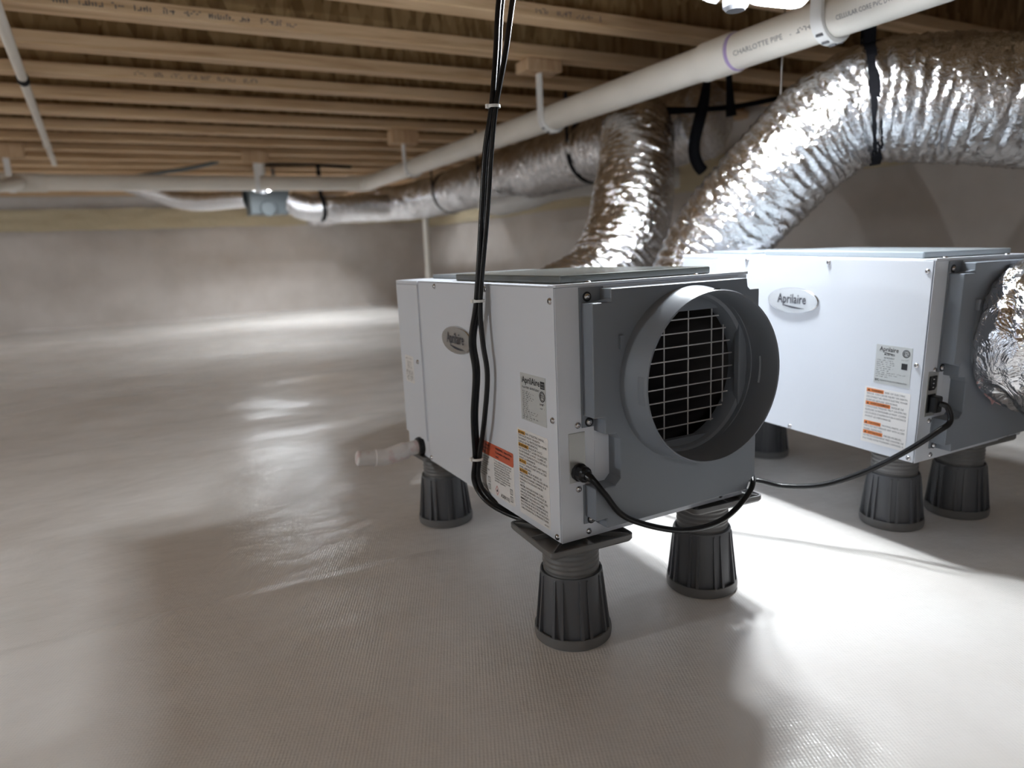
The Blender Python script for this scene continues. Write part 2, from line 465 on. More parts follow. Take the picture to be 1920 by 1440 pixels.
# ------------------------------------------------------------------ lamps
def lamp(key, label, seed_rot):
    x, y, z = LAMP_AT[key]
    root = thing('led_lamp', label, 'lamp', (x, y, z), 'three-panel lamps under the floor joists')
    root.rotation_euler.z = seed_rot
    m = mat('led_panel_' + key, (0.9, 0.9, 0.9), 0.5, emit=LAMP_COLOUR, strength=LAMP_POWER[key])
    MB().lathe([(0, -0.012), (0.020, -0.012), (0.027, -0.004), (0.030, 0.030), (0.022, 0.045), (0.0, 0.045)], 20).build('hub', 'lamp_dark', root, smooth=True)
    top = (ZD if key == 'far' else ZC) - z
    MB().lathe([(0, 0.044), (0.014, 0.044), (0.014, 0.075), (0.024, 0.080), (0.030, top - 0.012), (0.052, top - 0.008), (0.054, top), (0, top)], 24).build('lampholder', 'lamp_white', root, smooth=True)
    for k in range(3):
        a = math.radians(LAMP_WING.get(key, (0, 120, 240))[k])
        tilt = LAMP_TILT.get(key, (-0.16,) * 3)[k]
        def T(p):
            r_, s_, h_ = p
            r2 = 0.033 + r_ * math.cos(tilt) + h_ * math.sin(tilt); h2 = 0.012 - r_ * math.sin(tilt) + h_ * math.cos(tilt)
            return (r2 * math.cos(a) - s_ * math.sin(a), r2 * math.sin(a) + s_ * math.cos(a), h2)
        wing = MB()
        out = [(0, -0.030), (0.02, -0.044), (0.105, -0.046), (0.122, -0.030), (0.122, 0.030), (0.105, 0.046), (0.02, 0.044), (0, 0.030)]
        wing.poly([T((r_, s_, 0)) for r_, s_ in out], Vector(T((0, 0, 0.012))) - Vector(T((0, 0, 0))))
        wo = wing.build('wing', 'lamp_white', root, bevel=0.002, seg=1)
        led = MB()
        led.poly([T((r_ * 0.72 + 0.018, s_ * 0.66, -0.0035)) for r_, s_ in out], Vector(T((0, 0, 0.003))) - Vector(T((0, 0, 0))))
        led.build('led_panel', m, wo)
    return root
lamp('near', 'lit three-panel lamp at the top of the picture above the white drain pipe', 0.0)
lamp('mid', 'lit lamp half hidden behind the far cross pipe above the grey box', 0.4)
lamp('far', 'lit lamp in the joist bay nearest the far wall', 1.0)
lamp('left', 'lit lamp hanging far beyond the left edge, the nearer of two', 0.2)
lamp('side', 'lit lamp hanging far beyond the left edge, the farther of two', 0.9)  # fill lamp added to light the far wall and the left joists
lamp('back', 'lit lamp hanging behind the camera', 0.7)  # fill lamp added to brighten the joist faces and unit fronts

# ------------------------------------------------------------------ levelling feet
def rsq(h, r, z, n=5):
    out = []
    for cx, cy, a in ((h - r, h - r, 0), (-(h - r), h - r, 1), (-(h - r), -(h - r), 2), (h - r, -(h - r), 3)):
        for k in range(n):
            t = (a + k / (n - 1)) * math.pi / 2
            out.append((cx + r * math.cos(t), cy + r * math.sin(t), z))
    return out
FH = 0.1882
def foot_proto():
    root = thing('leveling_foot', 'x', 'foot')
    MB().lathe([(0, 0), (0.062, 0), (0.0645, 0.002), (0.0655, 0.010), (0.0645, 0.019), (0.0625, 0.0195), (0.0610, 0.0165), (0.056, 0.0165), (0.056, 0.012), (0, 0.012)], 48).build('base_ring', 'foot_mid', root, smooth=True)
    MB().lathe([(0.0575, 0.0165), (0.0520, 0.117), (0.0512, 0.1195), (0.0485, 0.1195), (0.0475, 0.112), (0.0475, 0.08), (0.0535, 0.0165)], 48).build('sleeve', 'foot_dark', root, smooth=True)
    prof = [(0.0, 0.09), (0.0455, 0.09)]
    z = 0.105
    while z < 0.158:
        prof += [(0.0455, z), (0.0472, z + 0.0025), (0.0472, z + 0.0040), (0.0455, z + 0.0065)]; z += 0.0085
    prof += [(0.0455, 0.162), (0.0, 0.162)]
    MB().lathe(prof, 48).build('threaded_stem', 'foot_mid', root, smooth=True)
    tp = MB()
    loops = [rsq(0.040, 0.038, 0.160), rsq(0.047, 0.040, 0.164), rsq(0.058, 0.020, 0.170), rsq(0.0735, 0.010, 0.1765), rsq(0.0757, 0.010, 0.180), rsq(0.0757, 0.010, 0.1877), rsq(0.0737, 0.009, FH), rsq(0.0727, 0.008, 0.1880), rsq(0.0722, 0.008, 0.1800)]
    n = len(loops[0]); o = len(tp.v)
    for l in loops: tp.v += l
    for i in range(len(loops) - 1):
        for k in range(n): tp.f.append((i * n + k, i * n + (k + 1) % n, (i + 1) * n + (k + 1) % n, (i + 1) * n + k))
    tp.f.append(tuple(reversed(range(n)))); tp.f.append(tuple((len(loops) - 1) * n + k for k in range(n)))
    for a in range(8):
        t = a * math.pi / 4; L = 0.071 if a % 2 == 0 else 0.097
        c, s = math.cos(t), math.sin(t); q = 0.0011
        tp.poly([(c * 0.002 - s * q, s * 0.002 + c * q, 0.179), (c * L - s * q, s * L + c * q, 0.179), (c * L + s * q, s * L - c * q, 0.179), (c * 0.002 + s * q, s * 0.002 - c * q, 0.179)], (0, 0, 0.0088))
    tp.build('top_plate', 'foot_mid', root, smooth=True, angle=0.5)
    r = MB()
    r.add([(0.0560, -0.0025, 0.018), (0.0560, 0.0025, 0.018), (0.0640, -0.0025, 0.018), (0.0640, 0.0025, 0.018), (0.0510, -0.0015, 0.1185), (0.0510, 0.0015, 0.1185), (0.0536, -0.0015, 0.114), (0.0536, 0.0015, 0.114)],
          [(0, 1, 3, 2), (4, 6, 7, 5), (2, 3, 7, 6), (0, 4, 5, 1), (0, 2, 6, 4), (1, 5, 7, 3)])
    rib = r.build('rib', 'foot_dark', root)
    for k in range(16):
        a = math.radians((k // 2) * 45 + (7 if k % 2 else -7) - 8)
        rr = rib if k == 0 else link('rib', rib.data, root)
        rr.rotation_euler.z = a
    return root
feet = [((0.574, 0.903), 'dark grey levelling foot nearest the camera, under the front left corner of the nearer unit'),
        ((0.872, 0.910), 'dark grey levelling foot under the front right corner of the nearer unit'),
        ((0.592, 1.496), 'dark grey levelling foot below the white drain elbow at the rear left'),
        ((0.862, 1.496), 'dark grey levelling foot hidden under the rear right of the nearer unit'),
        ((1.428, 0.895), 'dark grey levelling foot under the front left of the farther unit'),
        ((1.605, 0.852), 'dark grey levelling foot under the front right of the farther unit'),
        ((1.612, 1.415), 'dark grey levelling foot seen between the units, under the rear right of the farther unit'),
        ((1.400, 1.400), 'dark grey levelling foot hidden under the rear left of the farther unit')]
fp = foot_proto()
for i, ((x, y), lab) in enumerate(feet):
    f_ = fp if i == 0 else copy_tree(fp)
    f_.location = (x, y, 0.0016 if y < 1.3 else 0.0005)
    f_.rotation_euler.z = math.radians((-3, -5, 2, 0, -2, -4, 3, 0)[i])
    f_['label'] = lab; f_['group'] = 'levelling feet under the dehumidifiers'

# ------------------------------------------------------------------ dehumidifiers
UW, UL, UH = 0.3866, 0.6762, 0.3975
CX, CZ, CR = 0.2365, 0.2455, 0.1335        # collar
def SIDE(y0, z0): return lambda u, v, l: (-0.0005 - l, y0 - u, z0 + v)

def screw_mesh():
    m_ = MB().lathe([(0.0, 0.0014), (0.0021, 0.0012), (0.0024, 0.0034), (0.0041, 0.0026), (0.0054, 0.0006), (0.0054, -0.001), (0, -0.001)], 14)
    o_ = m_.build('screw', 'steel', smooth=True); me = o_.data; bpy.data.objects.remove(o_); return me
SCREW = screw_mesh()
def screw_side(root, y, z, x=-0.0005): link('screw', SCREW, root, (x, y, z), (0, -math.pi / 2, 0))
def screw_front(root, x, z, y=0.0): link('screw', SCREW, root, (x, y, z), (math.pi / 2, 0, 0))
def screw_top(root, x, y, z): link('screw', SCREW, root, (x, y, z))

def swoosh(mb, F, u0, u1, v, h, lift):
    n = 14; vs = []
    for k in range(n + 1):
        t = k / n
        c = v + h * (0.45 - 0.95 * t ** 0.8 + 0.35 * t * t * t)
        th = h * 0.20 * math.sin(math.pi * min(1, t * 0.85 + 0.15)) + h * 0.03
        u = u0 + (u1 - u0) * t
        vs += [F(u, c - th, lift), F(u, c + th, lift)]
    mb.add(vs, [(2 * k, 2 * k + 2, 2 * k + 3, 2 * k + 1) for k in range(n)])

def etl(root_part, F, cu, cv, r, lift=0.0008):
    mb = MB(); ring2d(mb, F, cu, cv, r, r * 0.82, lift); ring2d(mb, F, cu, cv, r * 0.70, r * 0.60, lift)
    text(mb, F, 'ETL', cu, cv - r * 0.28, r * 0.85, width=r * 1.05, bold=0.02, lift=lift, align='C')
    mb.build('listing_mark', 'ink', root_part, fix=False)

def dehumidifier(mtx, label, first):
    root = thing('dehumidifier', label, 'dehumidifier', mtx=mtx, group='crawl space dehumidifiers on levelling feet')
    # shell: right side, rear, bottom, top
    b = MB()
    b.box(UW - 0.002, UW, 0.012, UL, 0, UH - 0.002)
    b.box(0.002, UW - 0.002, UL - 0.002, UL, 0.004, UH - 0.002)
    b.box(0.002, UW - 0.002, 0.012, UL - 0.002, 0.0, 0.003)
    b.box(0.0, UW, 0.004, UL, UH - 0.002, UH)
    b.box(-0.0005, 0.010, 0.546, UL, 0.004, UH - 0.002)
    b.build('cabinet', 'white_metal', root, bevel=0.0008, seg=1)
    # left side panel
    b = MB().box(-0.0005, 0.0020, 0.0036, 0.5445, 0.0, UH - 0.0022)
    sp = b.build('side_panel', 'white_metal', root, bevel=0.0008)
    # rear end cap: stands proud of the side
    b = MB().box(-0.0042, 0.012, 0.5490, UL + 0.004, 0.042, UH - 0.008)
    b.box(-0.0042, 0.012, 0.548, UL + 0.004, UH - 0.0076, UH - 0.0004)
    b.build('end_panel', 'white_metal', root, bevel=0.0012)
    # front frame strips
    b = MB()
    b.box(-0.0005, 0.064, 0, 0.0014, 0, UH - 0.0025)
    b.box(0.010, 0.064, 0.0014, 0.012, 0, UH - 0.0025)
    b.box(0.064, 0.1065, 0, 0.012, 0.045, 0.178)
    b.box(UW - 0.020, UW, 0, 0.012, 0, UH - 0.0025)
    b.box(0.062, UW - 0.020, 0, 0.012, 0, 0.045)
    b.box(0.062, UW - 0.020, 0, 0.012, 0.385, UH - 0.0025)
    b.build('front_frame', 'white_metal', root, bevel=0.0010)
    b = MB().box(0.0, UW + 0.001, -0.002, 0.004, UH - 0.002, UH + 0.0025)
    b.box(0.0, UW + 0.001, 0.004, 0.02, UH, UH + 0.0012)
    b.build('top_rail', 'white_metal', root, bevel=0.0008)
    # lids on top
    lidm = 'lid' if first else 'lid_pale'
    b = MB(); pts = [(0.040, 0.048), (0.350, 0.048), (0.350, 0.440), (0.040, 0.440)]
    lo = [(x, y, UH) for x, y in pts]
    b.poly(lo, (0, 0, 0.0130)); b.build('filter_lid', lidm, root, bevel=0.0025)
    MB().box(0.075, 0.330, 0.515, 0.650, UH, UH + 0.0085).build('rear_lid', 'lid_pale', root, bevel=0.002)
    # grey plastic outlet panel with a round hole
    out = [(0.044, 0.037), (0.044, 0.0885), (0.082, 0.0885), (0.0915, 0.098), (0.0915, 0.160), (0.084, 0.170), (0.064, 0.172), (0.064, 0.199), (0.044, 0.199),
           (0.044, 0.371), (0.078, 0.371), (0.078, 0.3905), (0.356, 0.3905), (0.358, 0.377), (0.364, 0.372), (UW - 0.002, 0.372),
           (UW - 0.002, 0.044), (0.372, 0.038), (0.366, 0.022), (0.064, 0.0215), (0.064, 0.037)]
    bm = bmesh.new(); D = -0.030
    NH = 56
    ov = [bm.verts.new((x, D, z)) for x, z in out]
    iv = [bm.verts.new((CX + 0.133 * math.cos(2 * math.pi * k / NH), D, CZ + 0.1315 * math.sin(2 * math.pi * k / NH))) for k in range(NH)]
    es = [bm.edges.new((ov[i], ov[(i + 1) % len(ov)])) for i in range(len(ov))] + [bm.edges.new((iv[i], iv[(i + 1) % NH])) for i in range(NH)]
    bmesh.ops.triangle_fill(bm, use_beauty=True, edges=es)
    for loop in (ov, iv):
        bk = [bm.verts.new((v.co.x, 0.0, v.co.z)) for v in loop]
        for i in range(len(loop)):
            j = (i + 1) % len(loop); bm.faces.new((loop[i], loop[j], bk[j], bk[i]))
    bmesh.ops.recalc_face_normals(bm, faces=bm.faces)
    me = bpy.data.meshes.new('outlet_panel'); bm.to_mesh(me); bm.free(); me.materials.append(M['grey_plastic'])
    pan = bpy.data.objects.new('outlet_panel', me); COL.objects.link(pan); pan.parent = root
    bv = pan.modifiers.new('bevel', 'BEVEL'); bv.width = 0.0016; bv.segments = 2; bv.limit_method = 'ANGLE'; bv.angle_limit = 0.9
    # mounting flange behind it, one strip above the cord inlet and one below
    MB().box(0.0405, 0.085, -0.0022, -0.0002, 0.180, 0.3935).build('panel_flange', 'grey_plastic', root, bevel=0.0006)
    MB().box(0.0405, 0.075, -0.0022, -0.0002, 0.024, 0.0885).build('panel_flange', 'grey_plastic', root, bevel=0.0006)
    for x, z in ((0.0545, 0.3795), (0.0535, 0.188), (0.054, 0.0305)):
        MB().lathe([(0, -0.0030), (0.0075, -0.0030), (0.0075, -0.002), (0, -0.002)], 16, (x, 0, z), 'Y').build('screw_well', 'black_inside', root)  # flat black disc, painted shade standing in for a recess round the screw
    MB().poly([(0.078, -0.030, 0.371), (0.078, -0.030, 0.377), (0.060, -0.012, 0.371)], (0, 0.008, 0)).build('screw_pocket', 'grey_plastic', pan, bevel=0.0008)
    MB().poly([(0.064, -0.030, 0.199), (0.064, -0.030, 0.193), (0.052, -0.010, 0.199)], (0, 0.006, 0)).build('screw_pocket', 'grey_plastic', pan, bevel=0.0008)
    MB().box(0.0905, 0.097, -0.036, -0.030, 0.300, 0.321).build('panel_clip', 'grey_plastic', pan, bevel=0.0008)
    # duct collar
    prof = [(0.131, -0.001), (0.131, -0.026), (0.1308, -0.045), (0.1310, -0.083), (0.1316, -0.085), (0.1340, -0.085), (0.1346, -0.083), (0.1346, -0.056), (0.1372, -0.050), (0.1375, -0.040), (0.1405, -0.0315), (0.1405, -0.0302), (0.131, -0.0302)]
    col_ = MB().lathe(prof, 80, (0, 0, 0), 'Y')
    col_.v = [(CX + p[0] * 1.03, p[1], CZ + p[2]) for p in col_.v]
    col_ = col_.build('duct_collar', 'grey_plastic', root, smooth=True, angle=0.7)
    for a, da in ((182, 9), (74, 12), (-3, 10)):
        t = MB().lathe([(0.1345, -0.080), (0.1362, -0.0785), (0.1362, -0.067), (0.1345, -0.065)] if a != -3 else [(0.1310, -0.050), (0.1288, -0.048), (0.1288, -0.042), (0.1310, -0.040)], 8, (0, 0, 0), 'Y', True, math.radians(a - da), math.radians(a + da))
        t.v = [(CX + p[0] * 1.03, p[1], CZ + p[2]) for p in t.v]
        t.build('collar_tab', 'grey_plastic', col_, smooth=True)
    # inner ring and cavity
    MB().lathe([(0.133, -0.020), (0.127, -0.017), (0.1235, -0.008), (0.1235, 0.012), (0.133, 0.012)], 56, (CX, 0, CZ), 'Y').build('inner_ring', 'grey_plastic', root, smooth=True)
    MB().box(CX - 0.075, CX + 0.075, -0.010, 0.002, CZ + 0.0985, CZ + 0.128).build('inner_ledge', 'grey_plastic', root, bevel=0.001)
    MB().box(CX - 0.070, CX + 0.070, -0.010, 0.002, CZ - 0.128, CZ - 0.112).build('inner_ledge', 'grey_plastic', root, bevel=0.001)
    cv = MB()
    x0, x1, y0, y1, z0, z1 = 0.064, UW - 0.022, 0.0125, 0.40, 0.046, 0.384
    cv.add([(x0, y0, z0), (x1, y0, z0), (x1, y1, z0), (x0, y1, z0), (x0, y0, z1), (x1, y0, z1), (x1, y1, z1), (x0, y1, z1)],
           [(0, 1, 2, 3), (4, 7, 6, 5), (2, 6, 7, 3), (3, 7, 4, 0)])
    cv.build('fan_cavity', 'black_inside', root, fix=False)
    MB().box(x1 - 0.004, x1, y0, y1, z0, z1).build('cavity_wall', 'inner_wall', root)
    MB().lathe([(0.0, -0.02), (0.03, -0.02), (0.075, 0.0), (0.09, 0.03), (0.09, 0.06), (0.0, 0.06)], 36, (0.19, 0.30, 0.21), 'Y').build('fan_housing', 'black_inside', root, smooth=True)
    fr = MB()
    fr.poly([(0.349, -0.010, 0.150), (0.366, -0.010, 0.185), (0.366, -0.010, 0.318), (0.349, -0.010, 0.336)], (0, -0.012, 0))
    fr.build('damper_flap', 'grey_plastic', root, bevel=0.002)
    # wire guard
    g = MB(); R_ = 0.1235; gy = 0.006
    for x in (0.1577, 0.2095, 0.2614, 0.3132, 0.3400):
        dz = math.sqrt(max(0, R_ ** 2 - (x - CX) ** 2))
        g.tube([(x, gy, max(CZ - dz, CZ - 0.115)), (x, gy, min(CZ + dz, CZ + 0.103))], 0.0013, 6)
    for i in range(11):
        z = 0.3296 - 0.02225 * i
        dx = math.sqrt(max(0, R_ ** 2 - (z - CZ) ** 2))
        p = [(CX - dx, gy - 0.002, z), (CX + dx, gy - 0.002, z)]
        if i == 7: p = [(CX - dx, gy - 0.002, z - 0.006), (CX - dx * 0.85, gy - 0.002, z - 0.0015), (CX - dx * 0.55, gy - 0.002, z), (CX + dx, gy - 0.002, z)]
        if z > CZ - 0.112: g.tube(p, 0.0013, 6)
    g.build('wire_guard', 'wire', root, smooth=True)
    # rear collar
    MB().lathe([(0.118, 0), (0.118, 0.05), (0.122, 0.05), (0.122, 0.0)], 40, (0.19, UL, 0.235), 'Y').build('rear_collar', 'grey_plastic', root, smooth=True)
    # screws
    for y, z in ((0.456, 0.388), (0.228, 0.388), (0.013, 0.376), (0.0155, 0.195), (0.0125, 0.0075), (0.536, 0.008), (0.300, 0.006)): screw_side(root, y, z)
    screw_side(root, 0.571, 0.220, -0.0042)
    for x, z in ((0.034, 0.185), (0.033, 0.083), (0.050, 0.010)): screw_front(root, x, z)
    for x, z in ((0.0545, 0.3795), (0.0535, 0.188), (0.054, 0.0305)): screw_front(root, x, z, -0.0030)
    screw_front(root, 0.333, 0.010)
    for x in (0.08, 0.30): screw_top(root, x, 0.03, UH)
    # badge
    by, bz = (0.3555, 0.2875) if first else (0.314, 0.3005)
    ba, bb = (0.0705, 0.027) if first else (0.070, 0.029)
    def oval(r0, r1, h0, h1, name, m):
        q = MB(); n = 48
        prof = [(r0, h0), (r1, h1)]
        for rr, hh in ((1.0, 0.0), (1.0, 0.0025), (0.965, 0.0042)) if name == 'badge' else ((0.93, 0.0030), (0.92, 0.0046), (0.5, 0.0052), (0.0, 0.0053)):
            q.v += [(-0.0005 - hh, by - ba * rr * math.cos(2 * math.pi * k / n), bz + bb * (rr if rr > 0.9 else rr) * math.sin(2 * math.pi * k / n)) for k in range(n)]
        L = len(q.v) // n
        for i in range(L - 1):
            for k in range(n): q.f.append((i * n + k, i * n + (k + 1) % n, (i + 1) * n + (k + 1) % n, (i + 1) * n + k))
        q.f.append(tuple((L - 1) * n + k for k in range(n)))
        return q.build(name, m, root if name == 'badge' else bd, smooth=True)
    bd = oval(1, 1, 0, 0, 'badge', 'badge_rim')
    oval(1, 1, 0, 0, 'badge_face', 'badge' if first else 'badge_pale')
    F = SIDE(by + ba, bz); q = MB()
    text(q, F, 'Aprilaire', ba, -0.006, 0.030, width=ba * 1.12, bold=0.012, lift=0.0060, align='C')
    swoosh(q, F, ba * 0.72, ba * 1.52, -0.0150, 0.0085, 0.0060)
    q.build('badge_lettering', 'badge_ink', bd, fix=False)

    # --- stickers on the side
    if first:
        # rating label
        u0, W_, zt, zb = 0.1125, 0.079, 0.2575, 0.1795
        F = SIDE(u0, zb); H_ = zt - zb
        s = MB(); sheet(s, F, 0, W_, 0, H_, 0.0004, 0.001); lab = s.build('rating_label', 'label_silver', root)
        q = MB()
        text(q, F, 'AprilAire', 0.006, H_ - 0.0155, 0.0150, width=0.056, bold=0.02)
        text(q, F, 'Model E080 - 80 PINTS/DAY', 0.006, H_ - 0.0245, 0.0052, maxw=0.054)
        for k in range(4): quad(q, F, 0.0048 - 0.0006 * k, 0.0085 - 0.0004 * k, H_ - 0.0150 + 0.0022 * k, H_ - 0.0143 + 0.0022 * k, 0.0008)
        quad(q, F, 0.0635, 0.0765, H_ - 0.0185, H_ - 0.0065, 0.0007)
        q.build('label_lettering', 'ink', lab, fix=False)
        q = MB(); v = H_ - 0.029
        for L in (0.024, 0.036, 0.030, 0.036, 0.031, 0.018, 0.019, 0.019, 0.018, 0.021, 0.050, 0.045, 0.026, 0.049, 0.028):
            scribble(q, F, 0.006, v - 0.0012, L, 0.0021, 0.0008); v -= 0.00325
        scribble(q, F, 0.0605, H_ - 0.0450, 0.013, 0.0036, 0.0008); scribble(q, F, 0.0615, H_ - 0.0510, 0.013, 0.0026, 0.0008)
        q.build('fine_print', 'ink', lab, fix=False)
        q = MB(); quad(q, F, 0.0652, 0.0752, H_ - 0.0105, H_ - 0.0100, 0.0009); quad(q, F, 0.0652, 0.0752, H_ - 0.0160, H_ - 0.0155, 0.0009); ring2d(q, F, 0.0700, H_ - 0.0130, 0.0032, 0.0028, 0.0009, 16)
        q.build('efficiency_mark', 'label_silver', lab, fix=False)
        etl(lab, F, 0.0685, H_ - 0.0305, 0.0085)
        # warning label
        u0, W_, zt, zb = 0.1305, 0.0985, 0.1620, 0.0115
        F = SIDE(u0, zb); H_ = zt - zb
        s = MB(); sheet(s, F, 0, W_, 0, H_, 0.0004, 0.003); lab = s.build('warning_label', 'label_white', root)
        lines = [('WARNING', 'RISK OF ELECTRIC SHOCK,'), (None, 'CAN CAUSE INJURY OR DEATH.'), (None, 'DISCONNECT ALL REMOTE ELECTRIC POWER'), (None, 'SUPPLIES BEFORE SERVICING.'),
                 ('AVERTISSEMENT', 'RISQUE DE CHOCS'), (None, 'ÉLECTRIQUES, PEUT CAUSER DES BLESSURES'), (None, 'OU ENTRAÎNER LA MORT. COUPER LES'), (None, "SOURCES D'ALIMENTATION À DISTANCE"), (None, 'AVANT LE DÉPANNAGE.'),
                 ('CAUTION', 'MOVING PARTS, HOT PARTS,'), (None, 'DO NOT OPERATE UNIT WITH ACCESS'), (None, 'PANEL REMOVED.'),
                 ('ATTENTION', 'PIÈCES MOBILES, LES'), (None, 'PIÈCES DEVIENNENT TRÈS CHAUDES, NE PAS'), (None, "FAIRE FONCTIONNER L'APPAREIL SI LE"), (None, "PANNEAU D'ACCÈS N'EST PAS EN"), (None, 'PLACE.'),
                 ('*NOTE:', 'A DAMAGED POWER CORD'), (None, 'CANNOT BE REPAIRED, AND MUST BE'), (None, 'REPLACED WITH A NEW POWER CORD'), (None, 'SUPPLIED BY THE MANUFACTURER.'),
                 ('*REMARQUE:', "UN CÂBLE D'ALIMENTATION"), (None, 'ENDOMMAGÉ NE PEUT ÊTRE RÉPARÉ, IL'), (None, 'DOIT ÊTRE REMPLACÉ PAR UN NOUVEAU'), (None, 'CÂBLE FOURNI PAR LE MANUFACTURIER.')]
        q = MB(); bold_ = MB(); v = H_ - 0.0078; st = 0.00555
        for head, body in lines:
            u = 0.0045
            if head and head[0] != '*':
                L = 0.0225 + 0.0016 * max(0, len(head) - 7)
                cb = MB(); quad(cb, F, u - 0.0012, u + L, v - 0.0016, v + 0.0046, 0.0006); cb.build('caution_bar', 'orange', lab, fix=False)
                text(bold_, F, head, u + 0.0065, v - 0.0001, 0.0046, maxw=L - 0.0085, bold=0.02, lift=0.0009)
                bold_.add([F(u + 0.0008, v - 0.0004, 0.0009), F(u + 0.0054, v - 0.0004, 0.0009), F(u + 0.0031, v + 0.0036, 0.0009)], [(0, 1, 2)])
                u += L + 0.002
            elif head:
                text(bold_, F, head[1:], u, v, 0.0050, bold=0.025, lift=0.0009, maxw=0.023); u += 0.0125 if head == '*NOTE:' else 0.0235
            text(q, F, body, u, v, 0.0049, maxw=W_ - u - 0.004); v -= st
        q.build('label_lettering', 'ink', lab, fix=False)
        text(bold_, F, '10015830', W_ - 0.018, 0.003, 0.0035, maxw=0.015)
        bold_.build('label_headings', 'ink', lab, fix=False)
        # refrigerant label, two panels
        u0, W_, zt, zb = 0.3130, 0.1640, 0.1100, 0.0130
        F = SIDE(u0, zb); H_ = zt - zb
        s = MB(); sheet(s, F, 0, W_, 0, H_, 0.0004, 0.004); lab = s.build('refrigerant_label', 'label_white', root)
        hb = MB(); sheet(hb, F, 0.0, W_, H_ - 0.0255, H_, 0.0006, 0.0035); hb.build('red_header', 'red', lab)
        q = MB(); q2 = MB(); q3 = MB()
        for c0, hd in ((0.004, ('AVERTISSEMENT - Risque', "d'incendie. Frigorigène", 'inflammable utilisé.')), (0.0900, ('WARNING - Risk of Fire.', 'Flammable refrigerant', 'used.'))):
            v = H_ - 0.0075
            for t in hd: text(q2, F, t, c0 + 0.008, v, 0.0060, maxw=0.062, bold=0.015, lift=0.0010); v -= 0.0072
            v = H_ - 0.0310
            for t in ('To be repaired only by trained', 'service personnel. Do not use', 'mechanical devices. Do not', 'puncture refrigerant tubing.', 'Dispose of properly in accord', 'with federal or local rules.', 'Follow handling instructions', 'carefully in compliance with', 'national regulations.') if c0 > 0.05 else ("À faire réparer uniquement par", "un technicien formé. Ne pas", "utiliser d'appareils mécaniques.", "Ne pas perforer la tuyauterie.", "Mettre au rebut selon les", "règlements fédéraux ou locaux.", "Suivre les instructions avec", "soin et conformément aux", "règlements nationaux."):
                text(q, F, t, c0, v, 0.0053, maxw=0.068); v -= 0.0047
            text(q2, F, 'A2L', c0 + 0.022, 0.0045, 0.0088, bold=0.02); text(q, F, '[R32]', c0 + 0.036, 0.0045, 0.0085)
            cu, cv_ = c0 + 0.008, 0.0120
            for ro, ri in ((0.0095, 0.0078),):
                pts = [(cu, cv_ + ro), (cu + ro * 0.75, cv_), (cu, cv_ - ro), (cu - ro * 0.75, cv_)]; pin = [(cu, cv_ + ri), (cu + ri * 0.75, cv_), (cu, cv_ - ri), (cu - ri * 0.75, cv_)]
                q3.add([F(*p, 0.0008) for p in pts + pin], [(i, (i + 1) % 4, (i + 1) % 4 + 4, i + 4) for i in range(4)])
            q2.add([F(cu + x * 0.0042, cv_ - 0.002 + y * 0.0058, 0.0009) for x, y in ((-0.5, 0), (0.5, 0), (0.6, 0.35), (0.25, 0.5), (0.1, 1.0), (-0.2, 0.55), (-0.6, 0.4))], [tuple(range(7))])
            for k in range(2):    # manual and service-book pictograms
                a0, b0 = c0 + 0.0585, 0.0200 - 0.0135 * k
                for p in ((0, 0.009, 0, 0.0008), (0, 0.009, 0.0092, 0.010), (0, 0.0008, 0, 0.010), (0.0082, 0.009, 0, 0.010), (0.0045, 0.0052, 0.0, 0.010)): quad(q2, F, a0 + p[0], a0 + p[1], b0 + p[2], b0 + p[3], 0.0008)
        q.build('label_lettering', 'ink', lab, fix=False); q2.build('label_headings', 'ink', lab, fix=False); q3.build('flame_diamond', 'pink_red', lab, fix=False)
        # little white sticker on the end panel
        F = lambda u, v, l: (-0.0042 - l, 0.6530 - u, 0.1660 + v)
        s = MB(); sheet(s, F, 0, 0.053, 0, 0.062, 0.0004, 0.002); lab = s.build('service_sticker', 'label_white', root)
        q = MB(); v = 0.054
        for k, L in enumerate((0.040, 0.0, 0.024, 0.026, 0.024, 0.026, 0.0, 0.040, 0.042, 0.042, 0.034, 0.040, 0.030)):
            if L: scribble(q, F, 0.0265 - L / 2, v, L, 0.0034, 0.0008)
            v -= 0.0041
        q.build('fine_print', 'ink', lab, fix=False)
    else:
        u0, W_, zt, zb = 0.1010, 0.0755, 0.2270, 0.1470
        F = SIDE(u0, zb); H_ = zt - zb
        s = MB(); sheet(s, F, 0, W_, 0, H_, 0.0004, 0.001); lab = s.build('rating_label', 'label_silver', root)
        q = MB(); text(q, F, 'Aprilaire', 0.0275, H_ - 0.0125, 0.0130, width=0.040, bold=0.008, align='C'); swoosh(q, F, 0.018, 0.040, H_ - 0.0165, 0.0035, 0.0008)
        text(q, F, 'Model 1820', 0.0295, H_ - 0.0205, 0.0052, maxw=0.022, bold=0.01, align='C'); text(q, F, '80 PINTS/DAY', 0.0295, H_ - 0.0275, 0.0045, maxw=0.022, align='C')
        text(q, F, 'RESEARCH PRODUCTS CORPORATION', 0.013, 0.0060, 0.0040, width=0.057, bold=0.01); text(q, F, 'RPC', 0.003, 0.0050, 0.0066, width=0.009, bold=0.03)
        quad(q, F, 0.056, 0.068, H_ - 0.0445, H_ - 0.0320, 0.0007)
        q.build('label_lettering', 'ink', lab, fix=False)
        q = MB(); v = H_ - 0.0310
        for L in (0.034, 0.038, 0.040, 0.030, 0.034, 0.028, 0.062, 0.045, 0.030): scribble(q, F, 0.004, v - 0.0012, L, 0.0021, 0.0008); v -= 0.0042
        scribble(q, F, 0.055, H_ - 0.0265, 0.014, 0.0020, 0.0008)
        q.build('fine_print', 'ink', lab, fix=False)
        etl(lab, F, 0.0635, H_ - 0.0125, 0.0078)
